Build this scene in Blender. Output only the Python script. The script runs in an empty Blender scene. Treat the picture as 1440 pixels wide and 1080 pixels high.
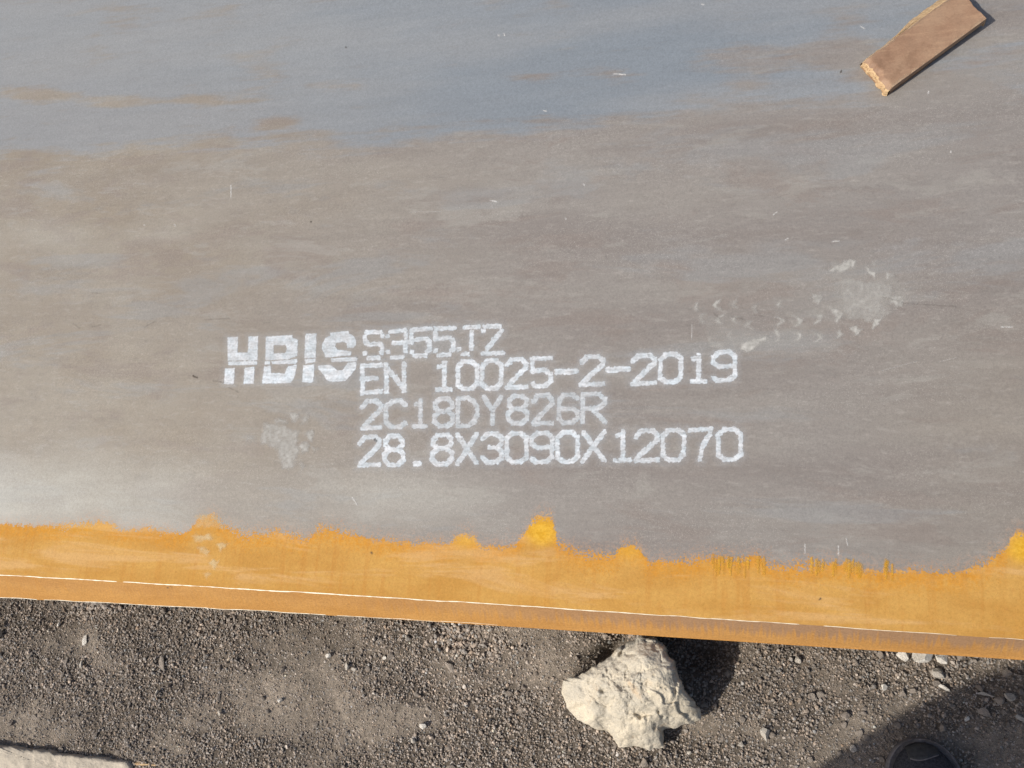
import bpy, bmesh, math, random
import numpy as np
from mathutils import Matrix, Vector

random.seed(7)
RNG = np.random.default_rng(7)
SC = bpy.context.scene
COL = SC.collection

# ------------------------------------------------------------------ camera, sky, sun, exposure
CAM_Z = 1.214                      # phone held above the plate
TOP = 0.114                        # plate top above the ground
THK = 0.0288                       # plate thickness (28.8 mm)
BOT = TOP - THK
FPX = 1250.0                       # focal length in pixels of a 1440 px wide frame
ROT = Matrix(((0.9675758111535141, 0.004938332388603764, 0.2525324979954832),
              (0.06276354043074045, 0.9637487651665793, -0.259324228780291),
              (-0.24465851234571398, 0.26676568466186495, 0.9321900459797179)))
cam_data = bpy.data.cameras.new('camera')
cam = bpy.data.objects.new('camera', cam_data)
COL.objects.link(cam)
cam_data.sensor_width = 36.0
cam_data.lens = 36.0 * FPX / 1440.0
cam_data.clip_start = 0.01
cam_data.clip_end = 500.0
m = ROT.to_4x4(); m.translation = (0, 0, CAM_Z)
cam.matrix_world = m
SC.camera = cam

SUN_EL = math.radians(47.0)
SUN_AZ = math.atan2(-0.53, -0.85)  # direction towards the sun, in the ground plane
to_sun = Vector((math.cos(SUN_AZ) * math.cos(SUN_EL), math.sin(SUN_AZ) * math.cos(SUN_EL), math.sin(SUN_EL)))
world = bpy.data.worlds.new('World')
SC.world = world
world.use_nodes = True
wn = world.node_tree.nodes
sky = wn.new('ShaderNodeTexSky')
sky.sky_type = 'NISHITA'
sky.sun_disc = False
sky.sun_elevation = SUN_EL
sky.sun_rotation = math.atan2(to_sun.x, to_sun.y)
sky.air_density = 1.0; sky.dust_density = 3.0; sky.ozone_density = 1.0
world.node_tree.links.new(sky.outputs[0], wn['Background'].inputs[0])
wn['Background'].inputs[1].default_value = 0.11
sun_data = bpy.data.lights.new('sun', 'SUN')
sun_data.energy = 3.6
sun_data.angle = math.radians(1.1)
sun_data.color = (1.0, 0.95, 0.87)
sun = bpy.data.objects.new('sun', sun_data)
COL.objects.link(sun)
sun.rotation_euler = to_sun.to_track_quat('Z', 'Y').to_euler()
sun.location = to_sun * 5
SC.view_settings.view_transform = 'Standard'
SC.view_settings.look = 'None'
SC.view_settings.exposure = 0.22
SC.view_settings.gamma = 1.0
SC.view_settings.use_curve_mapping = False

# ------------------------------------------------------------------ helpers
RM = np.array(ROT)

def at(uv, z):
    """photo pixel(s) (1440 x 1080) -> ground-plan point(s) at height z"""
    uv = np.asarray(uv, float)
    d = np.stack([(uv[..., 0] - 720) / FPX, (540 - uv[..., 1]) / FPX, -np.ones(uv.shape[:-1])], -1) @ RM.T
    t = (CAM_Z - np.asarray(z)) / -d[..., 2]
    return d[..., :2] * t[..., None]

def pix(x, y, z):
    p = np.stack([np.asarray(x, float), np.asarray(y, float), np.full(np.shape(x), z - CAM_Z)], -1) @ RM
    return 720 + FPX * p[..., 0] / -p[..., 2], 540 - FPX * p[..., 1] / -p[..., 2]

def hash2(i, j, s):
    h = (i.astype(np.int64) * 374761393 + j.astype(np.int64) * 668265263 + s * 1442695041) & 0xffffffff
    h = ((h ^ (h >> 13)) * 1274126177) & 0xffffffff
    h = (h ^ (h >> 16)) & 0xffffffff
    return h / 4294967295.0

def vnoise(x, y, s=0):
    x = np.asarray(x, float); y = np.asarray(y, float)
    i = np.floor(x); j = np.floor(y)
    a = x - i; b = y - j
    a = a * a * (3 - 2 * a); b = b * b * (3 - 2 * b)
    return ((hash2(i, j, s) * (1 - a) + hash2(i + 1, j, s) * a) * (1 - b)
            + (hash2(i, j + 1, s) * (1 - a) + hash2(i + 1, j + 1, s) * a) * b)

def fbm(x, y, s=0, o=4, g=0.5):
    t = 0; a = 1; n = 0
    for k in range(o):
        t = t + a * vnoise(np.asarray(x) * 2 ** k, np.asarray(y) * 2 ** k, s + k * 17); n += a; a *= g
    return t / n

def sstep(a, b, x):
    t = np.clip((x - a) / (b - a), 0, 1)
    return t * t * (3 - 2 * t)

def mesh(name, verts, faces, smooth=False):
    """numpy mesh; faces is an (n, k) array of one polygon size"""
    me = bpy.data.meshes.new(name)
    verts = np.ascontiguousarray(verts, dtype=np.float32)
    faces = np.ascontiguousarray(faces, dtype=np.int32)
    n, k = faces.shape
    me.vertices.add(len(verts)); me.vertices.foreach_set('co', verts.ravel())
    me.loops.add(n * k); me.loops.foreach_set('vertex_index', faces.ravel())
    me.polygons.add(n)
    me.polygons.foreach_set('loop_start', np.arange(0, n * k, k, dtype=np.int32))
    me.polygons.foreach_set('loop_total', np.full(n, k, dtype=np.int32))
    me.polygons.foreach_set('use_smooth', np.full(n, smooth, dtype=bool))
    me.update(calc_edges=True)
    me.validate()
    return me

def attr(me, name, vals):
    a = me.attributes.new(name, 'FLOAT', 'POINT')
    a.data.foreach_set('value', np.ascontiguousarray(vals, dtype=np.float32).ravel())

def cattr(me, name, vals):
    a = me.attributes.new(name, 'FLOAT_COLOR', 'POINT')
    v = np.ones((len(vals), 4), np.float32); v[:, :3] = vals
    a.data.foreach_set('color', v.ravel())

def link(name, me, mat, parent=None):
    o = bpy.data.objects.new(name, me)
    COL.objects.link(o)
    if mat and not me.materials: me.materials.append(mat)
    if parent: o.parent = parent
    return o

def tag(o, label=None, cat=None, group=None, kind=None):
    if label: o['label'] = label
    if cat: o['category'] = cat
    if group: o['group'] = group
    if kind: o['kind'] = kind
    return o

def gridfaces(ny, nx):
    i = np.arange(ny - 1)[:, None] * nx + np.arange(nx - 1)[None]
    i = i.ravel()
    return np.stack([i, i + 1, i + 1 + nx, i + nx], 1)

# ------------------------------------------------------------------ node helper
class N:
    def __init__(self, name):
        self.m = bpy.data.materials.new(name); self.m.use_nodes = True
        self.t = self.m.node_tree; self.bsdf = self.t.nodes['Principled BSDF']
        self.out = self.t.nodes['Material Output']
        self.co = self.t.nodes.new('ShaderNodeTexCoord').outputs['Object']
    def n(self, typ, **kw):
        x = self.t.nodes.new(typ)
        for k, v in kw.items(): setattr(x, k, v)
        return x
    def put(self, sock, v):
        if hasattr(v, 'is_output'): self.t.links.new(v, sock)
        else:
            if isinstance(v, tuple) and len(v) == 3 and len(sock.default_value) == 4: v = v + (1.0,)
            sock.default_value = v
    def set(self, **kw):
        for k, v in kw.items(): self.put(self.bsdf.inputs[k.replace('_', ' ')], v)
    def attr(self, name, out='Fac'): return self.n('ShaderNodeAttribute', attribute_name=name).outputs[out]
    def noise(self, scale, detail=4, rough=0.55, stretch=(1, 1, 1), off=(0, 0, 0), dist=0.0):
        mp = self.n('ShaderNodeMapping'); self.put(mp.inputs['Vector'], self.co)
        mp.inputs['Scale'].default_value = stretch; mp.inputs['Location'].default_value = off
        x = self.n('ShaderNodeTexNoise'); self.put(x.inputs['Vector'], mp.outputs[0])
        x.inputs['Scale'].default_value = scale; x.inputs['Detail'].default_value = detail
        x.inputs['Roughness'].default_value = rough; x.inputs['Distortion'].default_value = dist
        return x.outputs['Fac']
    def math(self, op, a, b=0.0, c=0.0):
        x = self.n('ShaderNodeMath', operation=op)
        self.put(x.inputs[0], a); self.put(x.inputs[1], b); self.put(x.inputs[2], c)
        return x.outputs[0]
    def rng(self, v, a, b, c=0.0, d=1.0, smooth=True):
        x = self.n('ShaderNodeMapRange', interpolation_type='SMOOTHSTEP' if smooth else 'LINEAR')
        for i, q in enumerate((v, a, b, c, d)): self.put(x.inputs[i], q)
        return x.outputs[0]
    def mix(self, f, a, b, mode='MIX'):
        x = self.n('ShaderNodeMix', data_type='RGBA', blend_type=mode)
        self.put(x.inputs[0], f); self.put(x.inputs[6], a); self.put(x.inputs[7], b)
        return x.outputs[2]
    def bump(self, h, strength, dist, prev=None):
        x = self.n('ShaderNodeBump'); x.inputs['Strength'].default_value = strength
        x.inputs['Distance'].default_value = dist; self.put(x.inputs['Height'], h)
        if prev is not None: self.put(x.inputs['Normal'], prev)
        return x.outputs[0]

def rgbmul(k, col, f):
    return k.mix(1.0, col, f, 'MULTIPLY')

def grey(k, v):
    x = k.n('ShaderNodeCombineColor')
    for i in range(3): k.put(x.inputs[i], v)
    return x.outputs[0]

# ------------------------------------------------------------------ materials
# hot rolled plate: grey-brown dust over blue mill scale, orange rust along the cut edge
k = N('mill_scale_steel')
band = k.noise(1.0, 5, 0.6, (1.6, 11.0, 1.0))
streak = k.noise(1.0, 5, 0.65, (9.0, 70.0, 1.0), (3, 1, 0))
blot = k.noise(5.0, 5, 0.6, (1, 1.6, 1), (7, 3, 0))
blot2 = k.noise(26.0, 4, 0.6, (1, 1.9, 1), (1, 9, 0))
fine = k.noise(330.0, 3, 0.7)
grain = k.noise(900.0, 2, 0.6)
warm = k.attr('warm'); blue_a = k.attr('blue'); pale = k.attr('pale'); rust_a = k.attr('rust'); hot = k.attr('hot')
grey_c = k.mix(k.rng(band, 0.35, 0.65), (0.203, 0.179, 0.160), (0.232, 0.215, 0.198))
tan_c = k.mix(k.rng(blot, 0.35, 0.65), (0.240, 0.202, 0.155), (0.270, 0.237, 0.190))
c = k.mix(k.math('ADD', warm, k.rng(band, 0.3, 0.7, -0.18, 0.18)), grey_c, tan_c)
c = k.mix(k.rng(blot2, 0.50, 0.72, 0.0, 0.30), c, (0.192, 0.166, 0.144))
c = k.mix(k.rng(k.noise(60.0, 3, 0.6, (1, 3, 1), (4, 4, 0)), 0.52, 0.75, 0.0, 0.28), c, (0.36, 0.335, 0.30))
mot = k.noise(1.0, 6, 0.68, (5.0, 17.0, 1), (11, 4, 0), 0.6)
c = k.mix(k.rng(mot, 0.53, 0.63, 0.0, 0.42), c, (0.204, 0.166, 0.142))
mot2 = k.noise(1.0, 6, 0.7, (7.0, 26.0, 1), (2, 17, 0), 0.5)
c = k.mix(k.rng(mot2, 0.55, 0.64, 0.0, 0.42), c, (0.292, 0.275, 0.244))
mot3 = k.noise(1.0, 5, 0.65, (2.6, 12.0, 1), (6, 31, 0), 0.4)
c = k.mix(k.rng(mot3, 0.54, 0.62, 0.0, 0.36), c, (0.232, 0.238, 0.238))
spk = k.math('MULTIPLY', k.rng(fine, 0.52, 0.66), k.rng(k.noise(6.0, 3, 0.6, (1, 2, 1), (8, 8, 0)), 0.45, 0.62))
c = k.mix(k.math('MULTIPLY', spk, 0.32), c, (0.150, 0.122, 0.105))
spk2 = k.math('MULTIPLY', k.rng(grain, 0.60, 0.70), k.rng(k.noise(5.0, 3, 0.6, (1, 2, 1), (1, 5, 0)), 0.45, 0.6))
c = k.mix(k.math('MULTIPLY', spk2, 0.35), c, (0.46, 0.44, 0.41))
bl = k.math('ADD', blue_a, k.math('ADD', k.rng(streak, 0.25, 0.75, -0.46, 0.46, False), k.rng(blot, 0.3, 0.7, -0.46, 0.40, False)))
blf = k.rng(bl, 0.22, 0.92)
blue_c = k.mix(k.math('MULTIPLY', warm, 0.85), k.mix(k.rng(band, 0.35, 0.65), (0.182, 0.208, 0.232), (0.218, 0.232, 0.244)), (0.232, 0.233, 0.232))
c = k.mix(k.math('MULTIPLY', blf, 0.90), c, blue_c)
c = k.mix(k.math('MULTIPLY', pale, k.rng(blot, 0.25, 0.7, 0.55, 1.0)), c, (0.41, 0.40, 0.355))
c = rgbmul(k, c, grey(k, k.rng(fine, 0.25, 0.75, 0.86, 1.14, False)))
c = rgbmul(k, c, grey(k, k.rng(grain, 0.25, 0.75, 0.88, 1.12, False)))
c = rgbmul(k, c, grey(k, k.rng(streak, 0.25, 0.75, 0.94, 1.06, False)))
edge_n = k.math('ADD', k.rng(k.noise(95.0, 5, 0.65), 0.25, 0.75, -0.006, 0.006, False), k.rng(k.noise(420.0, 3, 0.7), 0.25, 0.75, -0.0035, 0.0035, False))
rd = k.math('ADD', rust_a, edge_n)
sg = k.rng(k.noise(520.0, 2, 0.7, (1, 1, 1), (3, 3, 0)), 0.30, 0.70, -0.012, 0.012, False)
rd = k.math('ADD', rd, k.math('MULTIPLY', sg, k.rng(k.noise(14.0, 2, 0.5), 0.35, 0.65, 0.25, 1.0)))
rf = k.rng(rd, -0.0020, 0.0022)
rn = k.noise(16.0, 5, 0.6, (0.6, 1.6, 1), (2, 2, 0)); rn2 = k.noise(140.0, 4, 0.7)
rust_c = k.mix(k.rng(rn, 0.3, 0.7), (0.440, 0.228, 0.054), (0.515, 0.292, 0.080))
rust_c = k.mix(k.rng(rn2, 0.5, 0.75, 0.0, 0.55), rust_c, (0.46, 0.225, 0.060))
rim = k.math('MULTIPLY', k.rng(rd, 0.004, 0.030, 1.0, 0.0), k.rng(rn2, 0.35, 0.6, 0.3, 1.0))
rust_c = k.mix(k.math('MULTIPLY', rim, 0.85), rust_c, (0.53, 0.232, 0.028))
vs_ = k.noise(1.0, 4, 0.6, (120, 9, 1), (5, 5, 0))
rust_c = k.mix(k.rng(vs_, 0.48, 0.70, 0.0, 0.5), rust_c, (0.440, 0.205, 0.045))
rb = k.noise(1.0, 5, 0.65, (4.0, 30.0, 1), (13, 2, 0), 0.5)
rust_c = k.mix(k.rng(rb, 0.50, 0.64, 0.0, 0.6), rust_c, (0.56, 0.345, 0.150))
rust_c = k.mix(k.math('MULTIPLY', k.rng(rd, 0.055, 0.105), 0.45), rust_c, (0.47, 0.235, 0.050))
rust_c = k.mix(k.math('MULTIPLY', k.rng(grain, 0.56, 0.68), 0.30), rust_c, (0.26, 0.115, 0.028))
rust_c = k.mix(hot, rust_c, k.mix(k.rng(rn2, 0.35, 0.65), (0.54, 0.285, 0.022), (0.64, 0.37, 0.045)))
rust_c = rgbmul(k, rust_c, grey(k, k.rng(fine, 0.25, 0.75, 0.88, 1.12, False)))
# reddish fringe just outside the rust
fr = k.math('MULTIPLY', k.rng(rd, -0.022, 0.0, 0.0, 1.0), k.rng(fine, 0.42, 0.62, 0.0, 0.55))
c = k.mix(fr, c, (0.36, 0.225, 0.145))
c = k.mix(rf, c, rust_c)
rough = k.mix(blf, grey(k, 0.56), grey(k, 0.44))
rough = k.mix(rf, rough, grey(k, 0.85))
k.set(Base_Color=c, Roughness=rough, Specular_IOR_Level=k.rng(rf, 0, 1, 0.42, 0.1))
nb = k.bump(fine, 0.16, 0.0006); nb = k.bump(streak, 0.10, 0.0012, nb); nb = k.bump(rf, 0.3, 0.0004, nb)
k.set(Normal=nb)
M_PLATE = k.m

k = N('rusty_cut_edge')
rn = k.noise(9.0, 5, 0.6, (1, 4, 4)); dr = k.noise(1.0, 4, 0.6, (260, 22, 22)); fine = k.noise(420.0, 3, 0.7)
low = k.attr('low')
c = k.mix(k.rng(rn, 0.3, 0.7), (0.39, 0.192, 0.052), (0.455, 0.238, 0.070))
c = k.mix(k.math('MULTIPLY', k.attr('brown'), k.rng(k.math('ADD', low, k.rng(dr, 0.3, 0.7, -0.25, 0.25)), 0.25, 0.75, 1.0, 0.1)), c, (0.285, 0.172, 0.098))
c = k.mix(k.rng(dr, 0.55, 0.75, 0.0, 0.35), c, (0.40, 0.18, 0.040))
c = rgbmul(k, c, grey(k, k.rng(fine, 0.25, 0.75, 0.80, 1.2, False)))
k.set(Base_Color=c, Roughness=0.82, Specular_IOR_Level=0.15)
k.set(Normal=k.bump(dr, 0.25, 0.0006, k.bump(fine, 0.3, 0.0008)))
M_EDGE = k.m

k = N('bare_burr_glint'); k.set(Base_Color=(0.80, 0.74, 0.58), Roughness=0.5, Metallic=0.0); M_BURR = k.m  # matte cream stands for the catch of light on the worn corner

def coat(name, c1, c2, rough, amount, nscale=330.0, lo=0.30, hi=0.62):
    """a thin worn film: the film attribute says how much of it is there"""
    k = N(name)
    n1 = k.noise(nscale, 4, 0.7); n2 = k.noise(90.0, 3, 0.6)
    k.set(Base_Color=k.mix(k.rng(n2, 0.3, 0.7), c1, c2), Roughness=rough, Specular_IOR_Level=0.3)
    k.set(Normal=k.bump(n1, 0.25, 0.0006))
    d = k.attr('film')
    holes = k.rng(n1, lo, hi, 0.74, 1.04)
    f = k.math('MULTIPLY', k.math('MULTIPLY', d, holes), amount)
    f = k.math('MINIMUM', f, 1.0)
    tr = k.n('ShaderNodeBsdfTransparent'); mx = k.n('ShaderNodeMixShader')
    k.put(mx.inputs[0], f)
    k.t.links.new(tr.outputs[0], mx.inputs[1]); k.t.links.new(k.bsdf.outputs[0], mx.inputs[2])
    k.t.links.new(mx.outputs[0], k.out.inputs['Surface'])
    return k.m
M_PAINT = coat('white_marking_paint', (0.60, 0.655, 0.69), (0.70, 0.715, 0.73), 0.6, 0.98)
M_DUST = coat('pale_dust', (0.49, 0.472, 0.435), (0.43, 0.415, 0.38), 0.9, 1.0, 240.0, 0.3, 0.65)
M_CREAM = coat('cream_dust_on_rust', (0.74, 0.60, 0.36), (0.66, 0.50, 0.26), 0.9, 0.75, 240.0, 0.3, 0.65)
M_WORN = coat('worn_board_highlight', (0.46, 0.33, 0.22), (0.40, 0.27, 0.175), 0.8, 0.9, 300.0)
M_SCRAPE = coat('bright_scrape', (0.78, 0.76, 0.72), (0.7, 0.68, 0.64), 0.5, 1.0, 500.0)
M_DIRT = coat('dark_dirt', (0.07, 0.055, 0.045), (0.10, 0.08, 0.06), 0.9, 0.75, 300.0)
M_OCHRE = coat('ochre_rust_run', (0.66, 0.36, 0.035), (0.62, 0.33, 0.05), 0.9, 0.8, 260.0)

k = N('dark_gravel_ground')
n1 = k.noise(9.0, 5, 0.6); n2 = k.noise(140.0, 5, 0.7); n3 = k.noise(700.0, 4, 0.75)
c = k.mix(k.attr('dusty'), (0.140, 0.116, 0.092), (0.250, 0.210, 0.166))
c = rgbmul(k, c, grey(k, k.rng(n1, 0.3, 0.7, 0.8, 1.2)))
c = rgbmul(k, c, grey(k, k.rng(n2, 0.3, 0.7, 0.65, 1.3, False)))
c = rgbmul(k, c, grey(k, k.rng(n3, 0.3, 0.7, 0.7, 1.3, False)))
k.set(Base_Color=c, Roughness=0.95, Specular_IOR_Level=0.1)
k.set(Normal=k.bump(n3, 0.8, 0.002, k.bump(n2, 0.7, 0.006)))
M_GROUND = k.m

k = N('crushed_stone')
n3 = k.noise(900.0, 3, 0.7)
k.set(Base_Color=rgbmul(k, k.attr('tone', 'Color'), grey(k, k.rng(n3, 0.3, 0.7, 0.75, 1.25, False))), Roughness=0.9, Specular_IOR_Level=0.2)
M_GRAVEL = k.m

def stone_mat(name, a, b, dark, scale=60.0, stain=None):
    k = N(name)
    n1 = k.noise(scale * 0.45, 5, 0.65, off=(3, 1, 2)); n2 = k.noise(scale * 2.2, 5, 0.7); n3 = k.noise(scale * 9, 4, 0.7)
    c = k.mix(k.rng(n1, 0.35, 0.65), a, b)
    c = k.mix(k.rng(n2, 0.52, 0.74, 0.0, 0.6), c, dark)
    if stain: c = k.mix(k.rng(k.noise(scale * 0.7, 4, 0.6, off=(9, 5, 1)), 0.58, 0.75, 0.0, 0.55), c, stain)
    c = rgbmul(k, c, grey(k, k.rng(n3, 0.3, 0.7, 0.84, 1.14, False)))
    k.set(Base_Color=c, Roughness=0.92, Specular_IOR_Level=0.15)
    k.set(Normal=k.bump(n3, 0.55, 0.0012, k.bump(n2, 0.6, 0.004)))
    return k.m
M_ROCK = stone_mat('cream_limestone', (0.60, 0.525, 0.40), (0.45, 0.41, 0.335), (0.28, 0.25, 0.20), 50.0, (0.50, 0.36, 0.22))
M_WHITE = stone_mat('white_stone', (0.78, 0.73, 0.64), (0.68, 0.63, 0.55), (0.50, 0.44, 0.36), 150.0)
M_GREYST = stone_mat('grey_stone', (0.29, 0.245, 0.20), (0.36, 0.31, 0.26), (0.20, 0.17, 0.14), 150.0)
M_PALEST = stone_mat('pale_grey_stone', (0.52, 0.47, 0.40), (0.44, 0.40, 0.34), (0.3, 0.27, 0.23), 150.0)
M_SLAB = stone_mat('worn_concrete', (0.50, 0.435, 0.345), (0.42, 0.37, 0.295), (0.20, 0.18, 0.145), 20.0, (0.22, 0.20, 0.16))

k = N('brown_board_face')
g1 = k.noise(1.0, 4, 0.6, (22, 160, 60)); g2 = k.noise(24.0, 4, 0.6); g3 = k.noise(420, 3, 0.7)
c = k.mix(k.rng(g2, 0.3, 0.7), (0.255, 0.152, 0.095), (0.312, 0.202, 0.128))
c = k.mix(k.rng(g1, 0.48, 0.70, 0.0, 0.5), c, (0.37, 0.235, 0.145))
c = k.mix(k.rng(k.noise(38.0, 5, 0.65, (1, 1, 1), (4, 2, 0)), 0.52, 0.68, 0.0, 0.5), c, (0.175, 0.098, 0.058))
c = rgbmul(k, c, grey(k, k.rng(g3, 0.3, 0.7, 0.90, 1.10, False)))
k.set(Base_Color=c, Roughness=0.62, Specular_IOR_Level=0.3); k.set(Normal=k.bump(g1, 0.2, 0.0012, k.bump(g3, 0.2, 0.0006)))
M_BOARD = k.m
k = N('raw_splintered_wood')
g1 = k.noise(1.0, 4, 0.6, (60, 700, 700)); g2 = k.noise(300, 3, 0.7)
c = k.mix(k.rng(g1, 0.35, 0.65), (0.54, 0.39, 0.22), (0.38, 0.24, 0.13))
c = k.mix(k.rng(g2, 0.55, 0.75, 0.0, 0.6), c, (0.28, 0.15, 0.08))
k.set(Base_Color=c, Roughness=0.8, Specular_IOR_Level=0.2); k.set(Normal=k.bump(g1, 0.6, 0.0015))
M_RAW = k.m

def plain(name, col, rough=0.8, var=0.15, scale=200.0, bump=0.3):
    k = N(name); n = k.noise(scale, 4, 0.65)
    k.set(Base_Color=rgbmul(k, k.mix(0.0, col, col), grey(k, k.rng(n, 0.3, 0.7, 1 - var, 1 + var, False))), Roughness=rough, Specular_IOR_Level=0.25)
    k.set(Normal=k.bump(n, bump, 0.001))
    return k.m
M_SHOE = plain('dark_shoe_fabric', (0.042, 0.042, 0.046), 0.8, 0.75, 500.0)
M_SOLE = plain('dusty_grey_rubber', (0.17, 0.155, 0.148), 0.8, 0.3, 240.0)
M_CAP = plain('dark_toe_rubber', (0.050, 0.050, 0.048), 0.7, 0.3, 240.0)
M_TROUSER = plain('dark_trouser_cloth', (0.035, 0.038, 0.05), 0.9, 0.3, 300.0)
M_JACKET = plain('dark_jacket_cloth', (0.04, 0.045, 0.055), 0.9, 0.3, 300.0)
M_SKIN = plain('skin', (0.45, 0.27, 0.19), 0.6, 0.08, 90.0, 0.1)
M_HAIR = plain('dark_hair', (0.018, 0.014, 0.011), 0.6, 0.3, 400.0)
M_PHONE = plain('black_phone_glass', (0.02, 0.02, 0.022), 0.25, 0.05, 50.0, 0.0)

# ------------------------------------------------------------------ ground
def ground_z(x, y):
    z = (fbm(x * 3.2, y * 3.2, 5, 3) - 0.5) * 0.030 + (fbm(x * 14, y * 14, 9, 4) - 0.5) * 0.016 + (fbm(x * 60, y * 60, 3, 3) - 0.5) * 0.006
    u, v = pix(x, y, 0.0)
    z = z - 0.020 * np.exp(-(((u - 75) / 55) ** 2 + ((v - 862) / 32) ** 2))        # dark hollow by the plate
    z = z - 0.045 * np.exp(-((((u - 862) * .8 - (v - 911) * .6) / 36) ** 2 + (((u - 862) * .6 + (v - 911) * .8) / 13) ** 2))     # pit dug left of the rock so the gap falls dark
    z = z - 0.012 * np.exp(-(((u - 955) / 60) ** 2 + ((v - 1035) / 25) ** 2))
    z = z - 0.030 * np.exp(-(((u - 985) / 42) ** 2 + ((v - 912) / 40) ** 2))       # hollow under the edge right of the rock, dug to deepen its shadow
    inside = sstep(0.10, 0.45, y) * (1 - sstep(2.9, 3.2, y)) * sstep(-9.6, -9.2, x) * (1 - sstep(2.7, 3.1, x))
    z = z * (1 - 0.8 * inside) + inside * (BOT - 0.008)
    far = sstep(1.5, 12.0, np.hypot(x, y)); z = z * (1 - sstep(1.2, 3.0, np.hypot(x, y)) * (1 - inside))
    return z * 1.0 + far * (fbm(x * 0.12, y * 0.12, 21, 3) - 0.5) * 0.25 * (1 - inside)

def axis(a, b, step, lim):
    core = np.arange(a, b, step)
    lo = a - np.cumsum(step * 1.22 ** np.arange(1, 44)); lo = lo[lo > -lim]
    hi = core[-1] + np.cumsum(step * 1.22 ** np.arange(1, 44)); hi = hi[hi < lim]
    return np.concatenate([[-lim], lo[::-1], core, hi, [lim]])
gx, gy = np.meshgrid(axis(-1.35, 0.55, 0.005, 120.0), axis(-0.55, 0.30, 0.005, 120.0))
gz = ground_z(gx, gy)
me = mesh('ground', np.stack([gx, gy, gz], -1).reshape(-1, 3), gridfaces(*gx.shape), True)
def dusty(x, y): return sstep(0.40, 0.72, fbm(x * 7.0, y * 15.0, 211, 5, 0.62))
attr(me, 'dusty', dusty(gx, gy))
tag(link('ground', me, M_GROUND), 'dark grey-brown gravelly ground below the plate edge', kind='structure')

# ------------------------------------------------------------------ steel plate
BOUND = [(-160,742),(-110,730),(-70,739),(-30,734),(0,737),(66,740),(94,739),(132,733),(149,734),(170,746),(208,742),(243,750),(264,750),(272,738),(278,729),(288,726),(295,724),(305,729),(312,738),(330,747),(347,752),(375,750),(392,746),(413,753),(430,757),(438,752),(448,744),(465,743),(482,749),(500,752),(538,760),(580,763),(632,766),(638,758),(646,752),(656,750),(666,755),(671,764),(677,771),(700,769),(726,766),(735,752),(741,743),(748,733),(756,727),(768,725),(778,728),(783,736),(781,752),(784,766),(799,771),(833,781),(858,781),(868,778),(872,769),(882,765),(892,766),(902,774),(907,784),(915,789),(941,788),(962,792),(983,785),(1000,784),(1018,785),(1037,790),(1048,783),(1055,781),(1070,782),(1076,793),(1096,796),(1116,797),(1125,795),(1156,793),(1171,790),(1187,793),(1208,800),(1245,804),(1275,802),(1306,804),(1336,807),(1355,803),(1382,793),(1398,783),(1412,773),(1420,758),(1428,751),(1440,748),(1462,752),(1475,775),(1500,786),(1540,790),(1600,783)]
bw = at(BOUND, TOP); o_ = np.argsort(bw[:, 0]); bw = bw[o_]
ew = at([(-60, 806), (0, 808.5), (350, 828.5), (720, 851.0), (1000, 869.6), (1440, 899.6), (1500, 903.7)], TOP)
sw = at([(-60, 838), (0, 840.5), (350, 858.5), (720, 880.2), (1000, 898.3), (1440, 926), (1500, 929.5)], BOT)
def edge_y(x): return np.interp(x, ew[:, 0], ew[:, 1]) + (vnoise(x * 40, x * 0, 4) - 0.5) * 0.0009
def low_y(x): return np.interp(x, sw[:, 0], sw[:, 1]) + (vnoise(x * 30, x * 0, 8) - 0.5) * 0.0012
def rust_y(x):
    y = np.interp(x, bw[:, 0], bw[:, 1])
    out = (x < bw[0, 0]) | (x > bw[-1, 0])
    return np.where(out, 0.135 + 0.05 * fbm(x * 5, x * 0, 31, 3), y)
BLUEB = [(-200, 225), (0, 222), (100, 222), (200, 203), (300, 200), (420, 197), (500, 201), (600, 190), (700, 178), (800, 170), (900, 166), (1000, 157), (1080, 155), (1160, 148), (1240, 138), (1330, 118), (1440, 100)]
blw = at(BLUEB, TOP)
PX0, PX1, PY1 = -9.3, 2.77, 3.11      # the plate is 12.07 m by 3.09 m

xs = np.unique(np.concatenate([[PX0], np.linspace(PX0, -1.5, 60), np.arange(-1.45, 0.56, 0.004), np.linspace(0.6, PX1, 16)]))
ts = np.concatenate([[0], np.arange(0.0015, 1.16, 0.004), np.linspace(1.2, 3.09, 30)])
X = np.broadcast_to(xs, (len(ts), len(xs))).copy()
e0 = edge_y(xs)
Y = e0[None] + ts[:, None] * ((PY1 - e0) / 3.09)[None]
U, V = pix(X, Y, TOP)
def ell(cx, cy, rx, ry, p=1.0): return np.exp(-(((U - cx) / rx) ** 2 + ((V - cy) / ry) ** 2) ** p)
rust = rust_y(X) - Y
blue = 0.5 + np.clip((Y - np.interp(X, blw[:, 0], blw[:, 1])) / 0.060, -1.3, 0.62)
blue *= 1 - 0.75 * sstep(1240, 1420, U)
for (cx, cy, rx, ry, s) in [(45, 134, 70, 10, .9), (165, 143, 60, 10, 1.0), (345, 82, 45, 22, .55), (285, 141, 45, 8, .7), (390, 172, 40, 10, .5), (755, 108, 55, 10, .6), (870, 106, 55, 14, .7), (1040, 82, 90, 22, .95), (1180, 75, 70, 30, .8), (1200, 22, 40, 10, .4), (1230, 105, 60, 30, .35), (120, 20, 160, 22, .25), (470, 120, 60, 8, .5), (60, 250, 40, 20, -.2), (190, 255, 60, 22, -.55), (30, 265, 60, 30, -.6), (1180, 300, 260, 32, -.42), (1120, 345, 160, 25, -.25), (250, 450, 50, 14, -.3), (1050, 120, 40, 7, .3)]:
    blue = blue - s * ell(cx, cy, rx, ry)
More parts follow.
